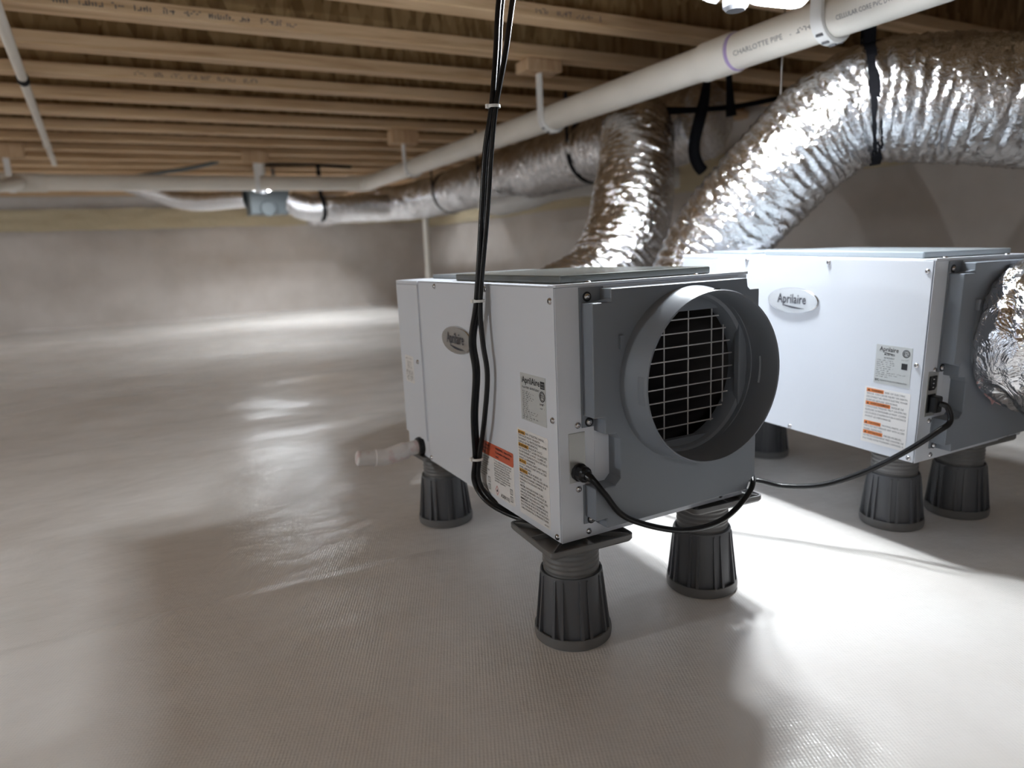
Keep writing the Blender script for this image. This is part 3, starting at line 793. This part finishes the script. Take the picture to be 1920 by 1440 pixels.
        u0, W_, zt, zb = 0.1180, 0.0970, 0.1365, 0.0185
        F = SIDE(u0, zb); H_ = zt - zb
        s = MB(); sheet(s, F, 0, W_, 0, H_, 0.0004, 0.002); lab = s.build('warning_label', 'label_white', root)
        lines = [('WARNING', 'RISK OF ELECTRIC'), (None, 'SHOCK. CAN CAUSE INJURY OR DEATH.'), (None, 'DISCONNECT ALL REMOTE ELECTRIC POWER'), (None, 'SUPPLIES BEFORE SERVICING.'), ('AVERTISSEMENT', 'RISQUE DE'), (None, 'CHOCS ÉLECTRIQUES. PEUT CAUSER DES'), (None, 'BLESSURES OU ENTRAÎNER LA MORT. COUPER'), (None, "LES SOURCES D'ALIMENTATION À DISTANCE"), (None, 'AVANT LE DÉPANNAGE.'), (None, ''), ('CAUTION', 'MOVING PARTS, HOT'), (None, 'PARTS, DO NOT OPERATE UNIT WITH ACCESS'), (None, 'PANEL REMOVED.'), ('ATTENTION', 'PIÈCES MOBILES,'), (None, 'LES PIÈCES DEVIENNENT TRÈS CHAUDES, NE'), (None, "PAS FAIRE FONCTIONNER L'APPAREIL SI")]
        q = MB(); bold_ = MB(); v = H_ - 0.0085; st = 0.0069
        for head, body in lines:
            u = 0.005
            if head:
                L = 0.0365 + 0.0028 * max(0, len(head) - 7)
                cb = MB(); quad(cb, F, u - 0.001, u + L, v - 0.0018, v + 0.0058, 0.0006); cb.build('caution_bar', 'orange_red', lab, fix=False); text(bold_, F, head, u + 0.010, v + 0.0002, 0.0055, maxw=L - 0.012, bold=0.02, lift=0.0009)
                bold_.add([F(u + 0.0012, v, 0.0009), F(u + 0.0070, v, 0.0009), F(u + 0.0041, v + 0.0045, 0.0009)], [(0, 1, 2)])
                u += L + 0.003
            if body: text(q, F, body, u, v, 0.0053, maxw=W_ - u - 0.004)
            v -= st
        q.build('label_lettering', 'ink_soft', lab, fix=False); bold_.build('label_headings', 'ink', lab, fix=False)
    # --- power inlet on the front frame
    if first:
        MB().box(0.0165, 0.0462, -0.0012, 0.0, 0.0950, 0.1740).build('inlet_plate', 'gland_plate', root, bevel=0.004, seg=3)
        g = MB(); g.lathe([(0.0, -0.026), (0.008, -0.026), (0.0095, -0.020), (0.0125, -0.018), (0.0125, -0.006), (0.0145, -0.005), (0.0145, -0.001), (0, -0.001)], 12, (0.0335, 0, 0.1110), 'Y')
        g.build('cord_gland', 'black', root, smooth=True, angle=0.4)
    else:
        MB().box(0.0145, 0.0475, -0.0012, 0.0, 0.0930, 0.1830).build('inlet_plate', 'gland_plate', root, bevel=0.004, seg=3)
        s = MB(); s.poly([(0.0185, -0.0012, 0.146), (0.0345, -0.0012, 0.146), (0.0400, -0.0012, 0.152), (0.0400, -0.0012, 0.174), (0.0185, -0.0012, 0.174)], (0, -0.0030, 0))
        so = s.build('spare_socket', 'black', root, bevel=0.0008)
        p = MB()
        for z in (0.152, 0.160, 0.168): p.box(0.0255, 0.0300, -0.0046, -0.0042, z - 0.001, z + 0.001)
        p.build('socket_pin', 'steel', so)
        MB().box(0.0175, 0.0415, -0.0035, -0.0012, 0.101, 0.138).build('cord_socket', 'black', root, bevel=0.001)
    return root

def axes(v, o):
    w_ = Vector(v); t = w_.length
    return Matrix.Translation(o) @ Matrix.Rotation(t, 4, w_.normalized())
U1 = axes((-0.0033, 0.0048, 0.0036), (0.5268, 0.8516, 0.1910))
U2 = axes((0.0265, 0.0141, -0.0038), (1.3047, 0.7773, 0.1917))
d1 = dehumidifier(U1, 'white box dehumidifier in front with an open round grey outlet collar', True)
d2 = dehumidifier(U2, 'white box dehumidifier behind on the right with a foil duct on its outlet', False)

# drain of the nearer unit (glued in, so parts of it)
q = MB().lathe([(0.0, -0.012), (0.0205, -0.012), (0.0215, -0.008), (0.0215, 0.012), (0, 0.012)], 28, (0, 0.592, 0.022), 'X')
q.build('drain_fitting', 'black', d1, smooth=True, angle=0.5)
dp = [(-0.008, 0.596, 0.021), (-0.042, 0.600, 0.017)]
MB().tube(dp, [0.0164, 0.0164], 20).build('drain_nipple', 'pvc_dirty', d1, smooth=True, angle=0.6)
el = spline([(-0.036, 0.600, 0.017), (-0.070, 0.602, 0.010), (-0.092, 0.603, 0.008), (-0.112, 0.603, 0.0105)], 6)
MB().tube(el, [0.0176] + [0.0198] * 6 + [0.0190] * 5 + [0.0198] * (len(el) - 13) + [0.0176], 20).build('drain_elbow', 'pvc_dirty', d1, smooth=True, angle=0.6)
cp = spline([(-0.104, 0.603, 0.0100), (-0.128, 0.604, 0.0130), (-0.145, 0.604, 0.0155), (-0.152, 0.604, 0.0165)], 5)
MB().tube(cp, [0.0172] * (len(cp) - 4) + [0.0166, 0.0148, 0.011, 0.004], 20).build('drain_spout', 'pvc_dirty', d1, smooth=True, angle=0.9)

# ------------------------------------------------------------------ cords and cables
def W1(x, y, z): return tuple(U1 @ Vector((x, y, z)))
def W2(x, y, z): return tuple(U2 @ Vector((x, y, z)))
c = thing('power_cord', 'black power cord drooping across the grey front of the nearer unit', 'cord', W1(0.0335, -0.03, 0.111))
def rel(root, pts): o_ = root.location; return [(p[0] - o_.x, p[1] - o_.y, p[2] - o_.z) for p in pts]
pts = spline([W1(0.0335, -0.024, 0.1110), W1(0.0375, -0.036, 0.105), W1(0.052, -0.043, 0.083), W1(0.086, -0.048, 0.041), W1(0.160, -0.052, 0.0055), W1(0.225, -0.052, -0.0105), W1(0.290, -0.050, -0.009), W1(0.345, -0.042, 0.010), W1(0.383, -0.028, 0.032), W1(0.401, 0.010, 0.045), W1(0.403, 0.10, 0.050), W1(0.402, 0.22, 0.035), W1(0.400, 0.34, 0.010), W1(0.385, 0.45, -0.06)], 8)
MB().tube(rel(c, pts), 0.0048, 12).build('cord', 'black', c, smooth=True)
st = spline([W1(0.0335, -0.024, 0.1110), W1(0.0350, -0.032, 0.108), W1(0.0385, -0.0375, 0.1025)], 4)
MB().tube(rel(c, st), [0.0072, 0.0070, 0.0068, 0.0066, 0.0062, 0.0058, 0.0054, 0.005, 0.0047], 12).build('strain_relief', 'black', c, smooth=True)

c = thing('power_cord', 'black power cord plugged into the farther unit and trailing towards the nearer one', 'cord', W2(0.03, -0.02, 0.119))
pl = MB(); pl.poly([W2(0.0185, -0.0036, 0.103), W2(0.0405, -0.0036, 0.103), W2(0.0405, -0.0036, 0.136), W2(0.0185, -0.0036, 0.136)], Vector(W2(0.0, -0.016, 0)) - Vector(W2(0, 0, 0)))
pl.v = rel(c, pl.v); pl.build('plug', 'black', c, bevel=0.004, seg=3)
def ray_(x, y, z): return (x, y, z)
pts = spline([W2(0.030, -0.018, 0.122), W2(0.038, -0.030, 0.116), (1.340, 0.735, 0.280), (1.318, 0.745, 0.262), (1.287, 0.785, 0.218), (1.253, 0.848, 0.165), (1.205, 0.908, 0.130), (1.165, 0.974, 0.117), (1.125, 1.030, 0.124), (1.07, 1.13, 0.10), (1.03, 1.30, 0.04), (1.02, 1.50, 0.006), (1.05, 1.80, 0.006)], 8)
MB().tube(rel(c, pts), 0.0056, 12).build('cord', 'black', c, smooth=True)

c = thing('cable_bundle', 'bundle of black cables hanging from the joists past the nearer unit', 'cable', (0.545, 1.04, 0.87))
def cable(off):
    base = [(0.668, 1.065, ZC), (0.640, 1.06, 1.30), (0.604, 1.055, 1.130), (0.578, 1.050, 1.036), (0.562, 1.046, 0.955), (0.541, 1.040, 0.870), (0.530, 1.046, 0.800), (0.522, 1.056, 0.700), (0.509, 1.069, 0.563), (0.506, 1.088, 0.490), (0.508, 1.082, 0.432), (0.506, 1.098, 0.350), (0.508, 1.111, 0.270), (0.509, 1.120, 0.222), (0.516, 1.095, 0.193), (0.528, 1.045, 0.181), (0.555, 0.990, 0.176), (0.62, 0.96, 0.172), (0.74, 0.99, 0.170)]
    # spread between the ties: dist from nearest tie
    pos = []
    spread = {'a': [2.0, 2.0, 1.9, 1.7, 1.2, 0.5, 0.75, 0.7, 0.5, 0.9, 1.0, 0.9, 0.5, 0.75, 0.8, 0.8, 0.8, 0.8, 0.8]}['a']
    for i, p in enumerate(base):
        s_ = spread[i] * 0.0078 * off
        pos.append((p[0] + s_ * 0.60, p[1] - s_ * 0.80, p[2]))
    return pos
A = cable(-1.0); B = cable(0.9); Cc = cable(0.1)
A = [p for p in A]
B = [(p[0], p[1] - (0.020 if 9 <= i <= 11 else 0.004 if i == 12 else 0), p[2]) for i, p in enumerate(B)]
Cc = [(p[0] + 0.0085, p[1] + 0.0050, p[2] + (0.006 if i > 12 else 0)) for i, p in enumerate(A)]
for k, P_ in enumerate((A, B, Cc)):
    MB().tube(rel(c, spline(P_, 8)), 0.0046 if k < 2 else 0.0042, 12).build('cable', 'black', c, smooth=True)
for (x, y, z), r in (((0.541, 1.040, 0.871), 0.0098), ((0.509, 1.069, 0.560), 0.0098), ((0.508, 1.110, 0.268), 0.0100)):
    q = MB().lathe([(r, -0.0022), (r + 0.0014, -0.0022), (r + 0.0014, 0.0022), (r, 0.0022)], 20, (x - 0.545, y - 1.04, z - 0.87), 'Z', True)
    q.box(x - 0.545 - r - 0.004, x - 0.545 - r + 0.002, y - 1.04 - 0.003, y - 1.04 + 0.003, z - 0.87 - 0.003, z - 0.87 + 0.003)
    q.build('zip_tie', 'tie', c, smooth=True)

# ------------------------------------------------------------------ white PVC drain run
PX, PZ, PR, PY = 1.633, 1.182, 0.0512, 5.29
run = thing('drain_pipe', 'thick white pipe running along under the joists and turning across the far end', 'pipe', (PX, 1.4, PZ))
def RL(p): return (p[0] - PX, p[1] - 1.4, p[2] - PZ)
def cylY(y0, y1, r, name, m='pvc', parent=None):
    return MB().lathe([(r * 0.9, y0 - 1.4), (r, y0 - 1.4), (r, y1 - 1.4), (r * 0.9, y1 - 1.4)], 40, (0, 0, 0), 'Y').build(name, m, parent or run, smooth=True)
lp = cylY(-1.5, PY - 0.09, PR, 'long_pipe')
cp = cylY(1.581, 1.704, 0.0569, 'coupling')
cylY(1.570, 1.5815, 0.0530, 'primer_ring', 'purple')
MB().tube([RL(p) for p in [(PX, PY - 0.14, PZ), (PX, PY - 0.06, PZ), (PX - 0.023, PY - 0.017, PZ), (PX - 0.06, PY, PZ), (PX - 0.15, PY, PZ)]], 0.0569, 28).build('elbow', 'pvc', run, smooth=True)
MB().tube([RL((PX - 0.12, PY, PZ)), RL((-5.2, PY, PZ))], PR, 32).build('cross_pipe', 'pvc', run, smooth=True)
wy = MB().tube([RL((-0.42, PY, PZ)), RL((-0.76, PY, PZ))], 0.0575, 28)
wy.tube([RL((-0.55, PY - 0.02, PZ)), RL((-0.69, PY - 0.30, PZ - 0.058)), RL((-0.83, PY - 0.58, PZ - 0.10))], 0.041, 24)
wy.build('wye_branch', 'pvc', run, smooth=True)
# printing rolled round the pipe
def PIPE(y0, a0):   # u runs towards the camera, v climbs round the pipe
    return lambda u, v, l: ((PR + l) * math.cos(a0 - v / PR), y0 - u - 1.4, (PR + l) * math.sin(a0 - v / PR))
q = MB(); ang = math.radians(208)
text(q, PIPE(1.546, ang), 'CHARLOTTE PIPE', 0, 0, 0.0195, width=0.172, lift=0.0004)
text(q, PIPE(1.546, ang), '-', 0.196, 0.0, 0.017, lift=0.0004)
scribble(q, PIPE(1.546, ang), 0.216, 0.001, 0.058, 0.0115, 0.0004)
text(q, PIPE(1.213, ang), 'CELLULAR CORE PVC DWV PIPE', 0, 0, 0.0155, width=0.178, lift=0.0004)
scribble(q, PIPE(1.213, ang), 0.190, 0.001, 0.10, 0.0125, 0.0004)
q.build('pipe_lettering', 'ink_soft', lp, fix=False)

# pipe hangers: J-hook band, strap and wood block
def hanger(x, y, z, r, axis, top, label, block, cat='hanger'):
    root = thing('pipe_hanger', label, 'pipe hanger', (x, y, z), 'white hooks carrying the drain pipe')
    q = MB(); n = 28; w_ = 0.0165
    pts = []
    for k in range(n + 1):
        a = math.radians(180 + 215 * k / n)
        pts.append((math.cos(a), math.sin(a)))
    ro, ri = r + 0.012, r + 0.001
    prof = [(p[0] * ro, p[1] * ro) for p in pts] + [(p[0] * ri, p[1] * ri) for p in reversed(pts)]
    n2 = len(pts)
    for sx in (-w_, w_):
        q.v += [((a, sx, b) if axis == 'Y' else (sx, a, b)) for a, b in prof]
    T = len(prof)
    for i in range(n2 - 1):
        j = T - 1 - i
        q.f += [(i, i + 1, j - 1, j), (T + i, T + j, T + j - 1, T + i + 1), (i, T + i, T + i + 1, i + 1), (j, j - 1, T + j - 1, T + j)]
    q.f += [(0, T - 1, 2 * T - 1, T), (n2 - 1, T + n2 - 1, T + n2, n2)]
    hk = q.build('hook', 'pvc_pure', root, smooth=True, angle=0.6)
    st = MB()
    a, b_ = -ro, -ri
    if axis == 'Y': st.box(a, b_, -w_, w_, 0, top - z)
    else: st.box(-w_, w_, a, b_, 0, top - z)
    st.build('strap', 'pvc_pure', root)
    rb = MB()
    k = 0
    while k * 0.03 + 0.01 < top - z:
        zz = k * 0.03 + 0.01
        if axis == 'Y': rb.box(a - 0.001, b_ + 0.002, -w_ * 0.6, w_ * 0.6, zz, zz + 0.012)
        else: rb.box(-w_ * 0.6, w_ * 0.6, a - 0.001, b_ + 0.002, zz, zz + 0.012)
        k += 1
    rb.build('strap_rung', 'pvc_pure', root)
    rungs = MB()
    for deg in (225, 250, 275, 300, 325):
        aa = math.radians(deg); cx, cz = math.cos(aa) * (ro + 0.001), math.sin(aa) * (ro + 0.001)
        if axis == 'Y': rungs.box(cx - 0.003, cx + 0.003, -w_ * 0.55, w_ * 0.55, cz - 0.003, cz + 0.003)
    if rungs.v: rungs.build('hook_slot', 'ink_soft', hk)
    if block:
        bx, by_, bz0, bz1 = block
        o_ = MB().box(-bx, bx, -by_, by_, bz0 - z, bz1 - z).build('wood_block', 'block', root, bevel=0.003, seg=1)
        o_.location = (-(r + 0.006), 0, 0) if axis == 'Y' else (0, -(r + 0.006), 0)
    return root
hanger(PX, 1.260, PZ, PR, 'Y', ZC, 'nearest white hook on the drain pipe, seen against the big foil duct', None)
hanger(PX, 2.608, PZ, PR, 'Y', ZC - 0.035, 'white hook on a small pale wood block, right of the hanging cables', (0.083, 0.052, ZC - 0.046, ZC))
hanger(PX, 4.28, PZ, PR, 'Y', ZC - 0.046, 'white hook on a wood block near the elbow of the drain pipe', (0.086, 0.046, ZC - 0.08, ZC))
hanger(0.83, PY, PZ, PR, 'X', ZC, 'white hook and brown block on the cross pipe above the grey box', (0.083, 0.023, ZC - 0.086, ZC))
hanger(-0.60, PY, PZ, PR, 'X', ZC, 'white hook and brown block on the cross pipe at the left edge', (0.098, 0.023, ZC - 0.08, ZC))

# thin white pipe slanting under the joists
t = thing('thin_pipe', 'thin white pipe slung under the joists at the upper left', 'pipe', (-0.25, 2.9, 1.364))
a, b_ = Vector((-0.178, 1.035, 1.364)), Vector((-0.40, 5.85, 1.364))
o3 = Vector((-0.25, 2.9, 1.364))
MB().tube([a - o3, b_ - o3], 0.0172, 16).build('pipe', 'pvc', t, smooth=True)
for y in (3.33, 1.4, 5.0):
    p = a + (b_ - a) * ((y - 1.035) / 4.815)
    MB().tube([p + Vector((0.0014, -0.03, 0)) - o3, p + Vector((-0.0014, 0.03, 0)) - o3], 0.0215, 16).build('pipe_clip', 'black_matt' if y == 3.33 else 'pvc', t, smooth=True)
    MB().box(p.x - 0.006 - o3.x, p.x + 0.006 - o3.x, p.y - o3.y - 0.01, p.y - o3.y + 0.01, 0.014, 0.034).build('clip_tab', 'pvc', t)

# pale riser near the far corner
t = thing('thin_pipe', 'thin pale upright pipe below the far foil duct, beyond the nearer unit', 'pipe', (2.26, 5.74, 0.0))
MB().tube([(0, 0, -0.02), (0.005, 0, 0.45), (0.012, 0.01, 0.98)], 0.026, 14).build('pipe', 'pvc', t, smooth=True)
MB().tube([(0.004, 0, 0.42), (0.006, 0, 0.50)], 0.032, 14).build('coupling', 'pvc', t, smooth=True)

# ------------------------------------------------------------------ foil ducts
def foil_tube(root, name, path, per, nseg, crinkle, m, seed, ribs=0.03, local=True, caps=True, part_parent=None):
    """path: (x,y,z,r); crumpled foil jacket with ring folds"""
    P_ = spline(path, per)
    pts = [Vector(p[:3]) for p in P_]; rad = [p[3] for p in P_]
    # resample evenly, ~9 mm
    L = [0]
    for i in range(1, len(pts)): L.append(L[-1] + (pts[i] - pts[i - 1]).length)
    step = 0.0065 if crinkle > 0.005 else 0.012
    n = max(8, int(L[-1] / step)); q = []; j = 0
    for k in range(n + 1):
        s = L[-1] * k / n
        while j < len(L) - 2 and L[j + 1] < s: j += 1
        t = (s - L[j]) / max(1e-9, L[j + 1] - L[j])
        q.append((pts[j].lerp(pts[j + 1], t), rad[j] + (rad[j + 1] - rad[j]) * t, s))
    org = root.location if local else Vector()
    mb = MB(); u = None
    for i, (p, r, s) in enumerate(q):
        tn = (q[min(i + 1, n)][0] - q[max(i - 1, 0)][0]).normalized()
        u = (tn.orthogonal() if u is None else (u - tn * u.dot(tn))).normalized(); w_ = tn.cross(u)
        for k in range(nseg):
            a = 2 * math.pi * k / nseg; ca, sa = math.cos(a), math.sin(a)
            skew = s + 0.035 * nz(ca * 1.4, sa * 1.4, seed + s * 3)
            f1 = nz(ca * 1.5 + seed, sa * 1.5, skew * 72)
            f2 = nz(ca * 3.4, sa * 3.4 + seed, skew * 120 + 9)
            f3 = nz(ca * 0.8, sa * 0.8, s * 7 + seed)
            d = crinkle * (1.0 - 2.2 * abs(f1)) + crinkle * 0.55 * f2 + crinkle * 1.1 * f3
            d += 0.25 * crinkle * math.cos(2 * math.pi * s / ribs + a)
            mb.v.append(tuple(p + (u * ca + w_ * sa) * (r + d) - org))
    for i in range(n):
        for k in range(nseg):
            a = i * nseg + k; b = i * nseg + (k + 1) % nseg
            mb.f.append((a, b, b + nseg, a + nseg))
    if caps:
        mb.f.append(tuple(reversed(range(nseg)))); mb.f.append(tuple(n * nseg + k for k in range(nseg)))
    return mb.build(name, m, part_parent or root, smooth=True, angle=0.9)

d = thing('flexible_duct', 'thick foil duct arching from the upper right down behind the farther unit', 'duct', (1.805, 1.315, 1.0))
foil_tube(d, 'foil_jacket', [(2.75, 0.62, 0.93, 0.160), (2.35, 0.82, 0.935, 0.160), (2.07, 1.01, 0.955, 0.158), (1.93, 1.17, 0.985, 0.158), (1.825, 1.305, 0.985, 0.155), (1.755, 1.40, 0.915, 0.150), (1.680, 1.475, 0.815, 0.146), (1.600, 1.56, 0.690, 0.142), (1.555, 1.615, 0.590, 0.138), (1.515, 1.625, 0.480, 0.136), (1.495, 1.56, 0.430, 0.132), (1.492, 1.475, 0.425, 0.128)], 10, 84, 0.0062, 'foil', 3.0)
# black support strap at the bend
q = MB(); cen = Vector((1.845, 1.290, 0.995)) - Vector((1.805, 1.315, 1.0)); ax = Vector((0.62, -0.78, 0.12)).normalized(); up = (Vector((0, 0, 1)) - ax * ax.z).normalized(); sd = ax.cross(up)
n = 40
for k in range(n + 1):
    a = 2 * math.pi * k / n
    dirv = up * math.cos(a) + sd * math.sin(a)
    for s_, r_ in ((-0.012, 0.168), (0.012, 0.168), (0.012, 0.165), (-0.012, 0.165)):
        q.v.append(tuple(cen + dirv * r_ + ax * s_))
for k in range(n):
    for e in range(4): q.f.append((k * 4 + e, k * 4 + (e + 1) % 4, k * 4 + 4 + (e + 1) % 4, k * 4 + 4 + e))
for sgn in (-1, 1):
    b0 = cen + sd * 0.10 * sgn + up * 0.128; 
    q.poly([b0 - ax * 0.014 - sd * 0.0015, b0 + ax * 0.014 - sd * 0.0015, b0 + ax * 0.014 + sd * 0.0015, b0 - ax * 0.014 + sd * 0.0015], Vector((0, 0, ZC - 1.0 - b0.z)))
q.build('support_strap', 'black_matt', d)

d = thing('flexible_duct', 'foil duct rising from behind the nearer unit to the ceiling trunk', 'duct', (1.45, 1.90, 0.6))
foil_tube(d, 'foil_jacket', [(0.720, 1.535, 0.425, 0.122), (0.74, 1.66, 0.425, 0.126), (0.90, 1.83, 0.415, 0.132), (1.16, 1.93, 0.430, 0.138), (1.40, 1.955, 0.520, 0.140), (1.545, 1.995, 0.690, 0.140), (1.650, 2.085, 0.860, 0.138), (1.790, 2.240, 1.040, 0.136), (1.93, 2.42, 1.12, 0.136), (2.10, 2.62, 1.135, 0.140)], 10, 76, 0.0060, 'foil', 11.0)

d = thing('trunk_duct', 'long foil wrapped trunk duct running beside the drain pipe to the far wall', 'duct', (2.17, 3.7, 1.13))
foil_tube(d, 'foil_jacket', [(2.22, 2.30, 1.145, 0.150), (2.19, 2.75, 1.135, 0.160), (2.15, 3.2, 1.120, 0.158), (2.16, 3.8, 1.105, 0.155), (2.20, 4.6, 1.100, 0.150), (2.24, 5.6, 1.095, 0.148), (2.16, 6.6, 1.12, 0.145), (2.06, 7.6, 1.15, 0.135), (2.05, 8.9, 1.16, 0.13)], 8, 64, 0.0090, 'foil', 21.0)
for y, x, z, r in ((3.05, 2.16, 1.125, 0.166), (5.05, 2.225, 1.097, 0.158), (4.15, 2.18, 1.102, 0.160)):
    q = MB().lathe([(r, -0.012), (r + 0.004, -0.012), (r + 0.004, 0.012), (r, 0.012)], 36, (x - 2.17, y - 3.7, z - 1.13), 'Y', True)
    q.box(x - 2.17 - r - 0.003, x - 2.17 - r, y - 3.712, y - 3.688, z - 1.13, ZC - 1.13)
    q.build('duct_strap', 'black_matt', d, smooth=True)

d = thing('branch_duct', 'slim pale wrapped duct below the trunk duct at the right wall', 'duct', (2.34, 3.68, 0.99))
foil_tube(d, 'wrap', [(2.95, 3.30, 1.02, 0.058), (2.66, 3.5, 1.005, 0.058), (2.34, 3.68, 0.985, 0.056), (2.16, 3.77, 0.930, 0.054), (2.02, 3.86, 0.905, 0.054), (1.98, 4.0, 0.93, 0.052)], 8, 28, 0.0025, 'white_wrap', 31.0)

d = thing('branch_duct', 'small foil duct beyond the cross pipe, left of the grey box', 'duct', (0.53, 6.46, 1.15))
foil_tube(d, 'foil_jacket', [(0.023, 6.842, 1.329, 0.0633), (0.23, 6.647, 1.243, 0.0713), (0.38, 6.543, 1.18, 0.0759), (0.529, 6.463, 1.151, 0.0759), (0.69, 6.371, 1.151, 0.0713), (0.885, 6.268, 1.159, 0.069)], 8, 30, 0.004, 'foil_soft', 41.0)
d = thing('branch_duct', 'crumpled foil duct beyond the cross pipe, right of the grey box', 'duct', (1.5, 5.96, 1.05))
foil_tube(d, 'foil_jacket', [(1.21, 6.10, 1.12, 0.086), (1.29, 6.06, 1.076, 0.098), (1.38, 6.00, 1.048, 0.094), (1.52, 5.96, 1.053, 0.086), (1.70, 5.99, 1.075, 0.086), (1.88, 6.06, 1.085, 0.088), (2.07, 6.16, 1.09, 0.088)], 8, 34, 0.007, 'foil_soft', 51.0)
q = MB().lathe([(0.101, -0.016), (0.105, -0.016), (0.105, 0.016), (0.101, 0.016)], 24, (1.44 - 1.5, 5.98 - 5.96, 0.0), 'X', True); q.box(-0.076, -0.044, 0.015, 0.025, 0.098, ZC - 1.05)
q.build('duct_strap', 'black_matt', d, smooth=True)
d = thing('metal_box', 'grey sheet metal junction box hung beyond the far cross pipe', 'box', (1.045, 6.19, 1.019))
bo = MB().box(-0.155, 0.161, -0.115, 0.138, 0.0, 0.23).build('box', 'galv', d, bevel=0.004)
MB().box(-0.161, 0.167, -0.121, 0.144, 0.23, 0.239).build('lid_flange', 'galv', d)
MB().box(-0.069, -0.046, 0.0, 0.023, 0.239, ZC - 1.019).build('hanger_strap', 'galv', d)
MB().box(0.058, 0.081, 0.0, 0.023, 0.239, ZC - 1.019).build('hanger_strap', 'galv', d)
MB().lathe([(0.0, -0.161), (0.057, -0.161), (0.063, -0.150), (0.063, -0.115), (0, -0.115)], 24, (-0.023, 0, 0.04), 'Y').build('take_off_cap', 'galv', d, smooth=True)

# foil sleeve on the farther unit's outlet
d = thing('foil_sleeve', 'crumpled shiny foil duct end clamped on the outlet of the farther unit', 'duct', W2(CX, -0.04, CZ))
loc = [(CX, -0.034, CZ, 0.140), (CX, -0.046, CZ, 0.146), (CX, -0.075, CZ, 0.152), (CX + 0.004, -0.12, CZ, 0.156), (CX + 0.02, -0.20, CZ - 0.004, 0.152), (CX + 0.06, -0.30, CZ - 0.015, 0.148), (CX + 0.14, -0.42, CZ - 0.02, 0.148), (CX + 0.28, -0.54, CZ - 0.01, 0.148), (CX + 0.48, -0.64, CZ + 0.02, 0.148)]
fs_ = foil_tube(d, 'foil_jacket', [(*W2(p[0], p[1], p[2]), p[3]) for p in loc], 10, 96, 0.0060, 'foil_big', 61.0)
tf = MB(); random.seed(3)
for k in range(10):
    a = math.radians(200 + k * 6.5)
    p0 = Vector(W2(CX + 0.143 * math.cos(a), -0.038, CZ + 0.143 * math.sin(a))) - Vector(d.location)
    p1 = p0 + Vector((random.uniform(-0.01, 0.01), random.uniform(-0.012, -0.002), random.uniform(-0.014, -0.004)))
    tf.tube([p0, (p0 + p1) / 2 + Vector((0.003, 0, 0)), p1], [0.0035, 0.0035, 0.001], 6)
tf.build('insulation_tuft', 'pink_wool', d, smooth=True)

# black lines and straps among the ducts
t = thing('refrigerant_line', 'black insulated line running between the two rising ducts', 'line', (1.97, 2.2, 1.15))
O3 = Vector((1.97, 2.2, 1.15))
P_ = spline([(1.72, 2.30, 1.19), (1.80, 2.27, 1.168), (1.92, 2.21, 1.150), (2.05, 2.14, 1.148), (2.20, 2.08, 1.160), (2.42, 2.00, 1.20), (2.7, 1.9, 1.25)], 6)
MB().tube([Vector(p) - O3 for p in P_], [0.022 - 0.012 * min(1, i / 18) for i in range(len(P_))], 12).build('insulation', 'black_matt', t, smooth=True)
t = thing('black_strap', 'black hose end curling down between the two rising ducts', 'strap', (1.98, 2.13, 1.1))
O3 = Vector((1.98, 2.13, 1.1))
P_ = spline([(2.085, 2.13, ZC), (2.06, 2.13, 1.29), (2.045, 2.13, 1.235), (2.030, 2.13, 1.165), (2.005, 2.13, 1.09), (1.985, 2.13, 1.025), (1.985, 2.13, 0.975), (2.00, 2.125, 0.935), (2.02, 2.12, 0.912)], 6)
MB().tube([Vector(p) - O3 for p in P_], [0.011 + 0.012 * sm(i, 4, 22) for i in range(len(P_))], 12).build('hose', 'black_matt', t, smooth=True)
t = thing('black_strap', 'short black strap hanging from the joists beside the curled hose', 'strap', (2.11, 2.08, 1.2))
MB().tube([(-0.005, 0.0, ZC - 1.2), (0.0, 0.0, 0.10), (0.005, 0, 0.03), (0.012, 0, -0.04), (0.018, 0, -0.085)], [0.011, 0.011, 0.012, 0.017, 0.021], 12).build('strap', 'black_matt', t, smooth=True)
t = thing('hanger_wire', 'thin pale hanger wire in front of the arching foil duct', 'wire', (1.70, 1.47, 1.2))
MB().tube([(0.01, 0.0, ZC - 1.2), (-0.005, -0.003, -0.08), (-0.01, -0.006, -0.16)], 0.0030, 8).build('wire', 'steel', t, smooth=True)

t = thing('black_cable', 'thin dark cable slung along the far joists right of the brown block', 'cable', (1.33, 5.86, 1.386))
MB().tube([(-0.40, 0.0, -0.005), (-0.22, 0.0, 0.0), (0.05, 0.0, 0.003), (0.36, 0.02, -0.012)], 0.012, 10).build('cable', 'black_matt', t, smooth=True)
t = thing('grey_tube', 'thin grey tube slanting under the far joists left of the brown block', 'tube', (0.30, 5.86, 1.312))
MB().tube(spline([(-0.32, 0.0, -0.045), (-0.02, 0.0, 0.005), (0.20, 0.0, 0.045), (0.36, 0.0, 0.086)], 6), 0.014, 10).build('tube', 'galv', t, smooth=True)
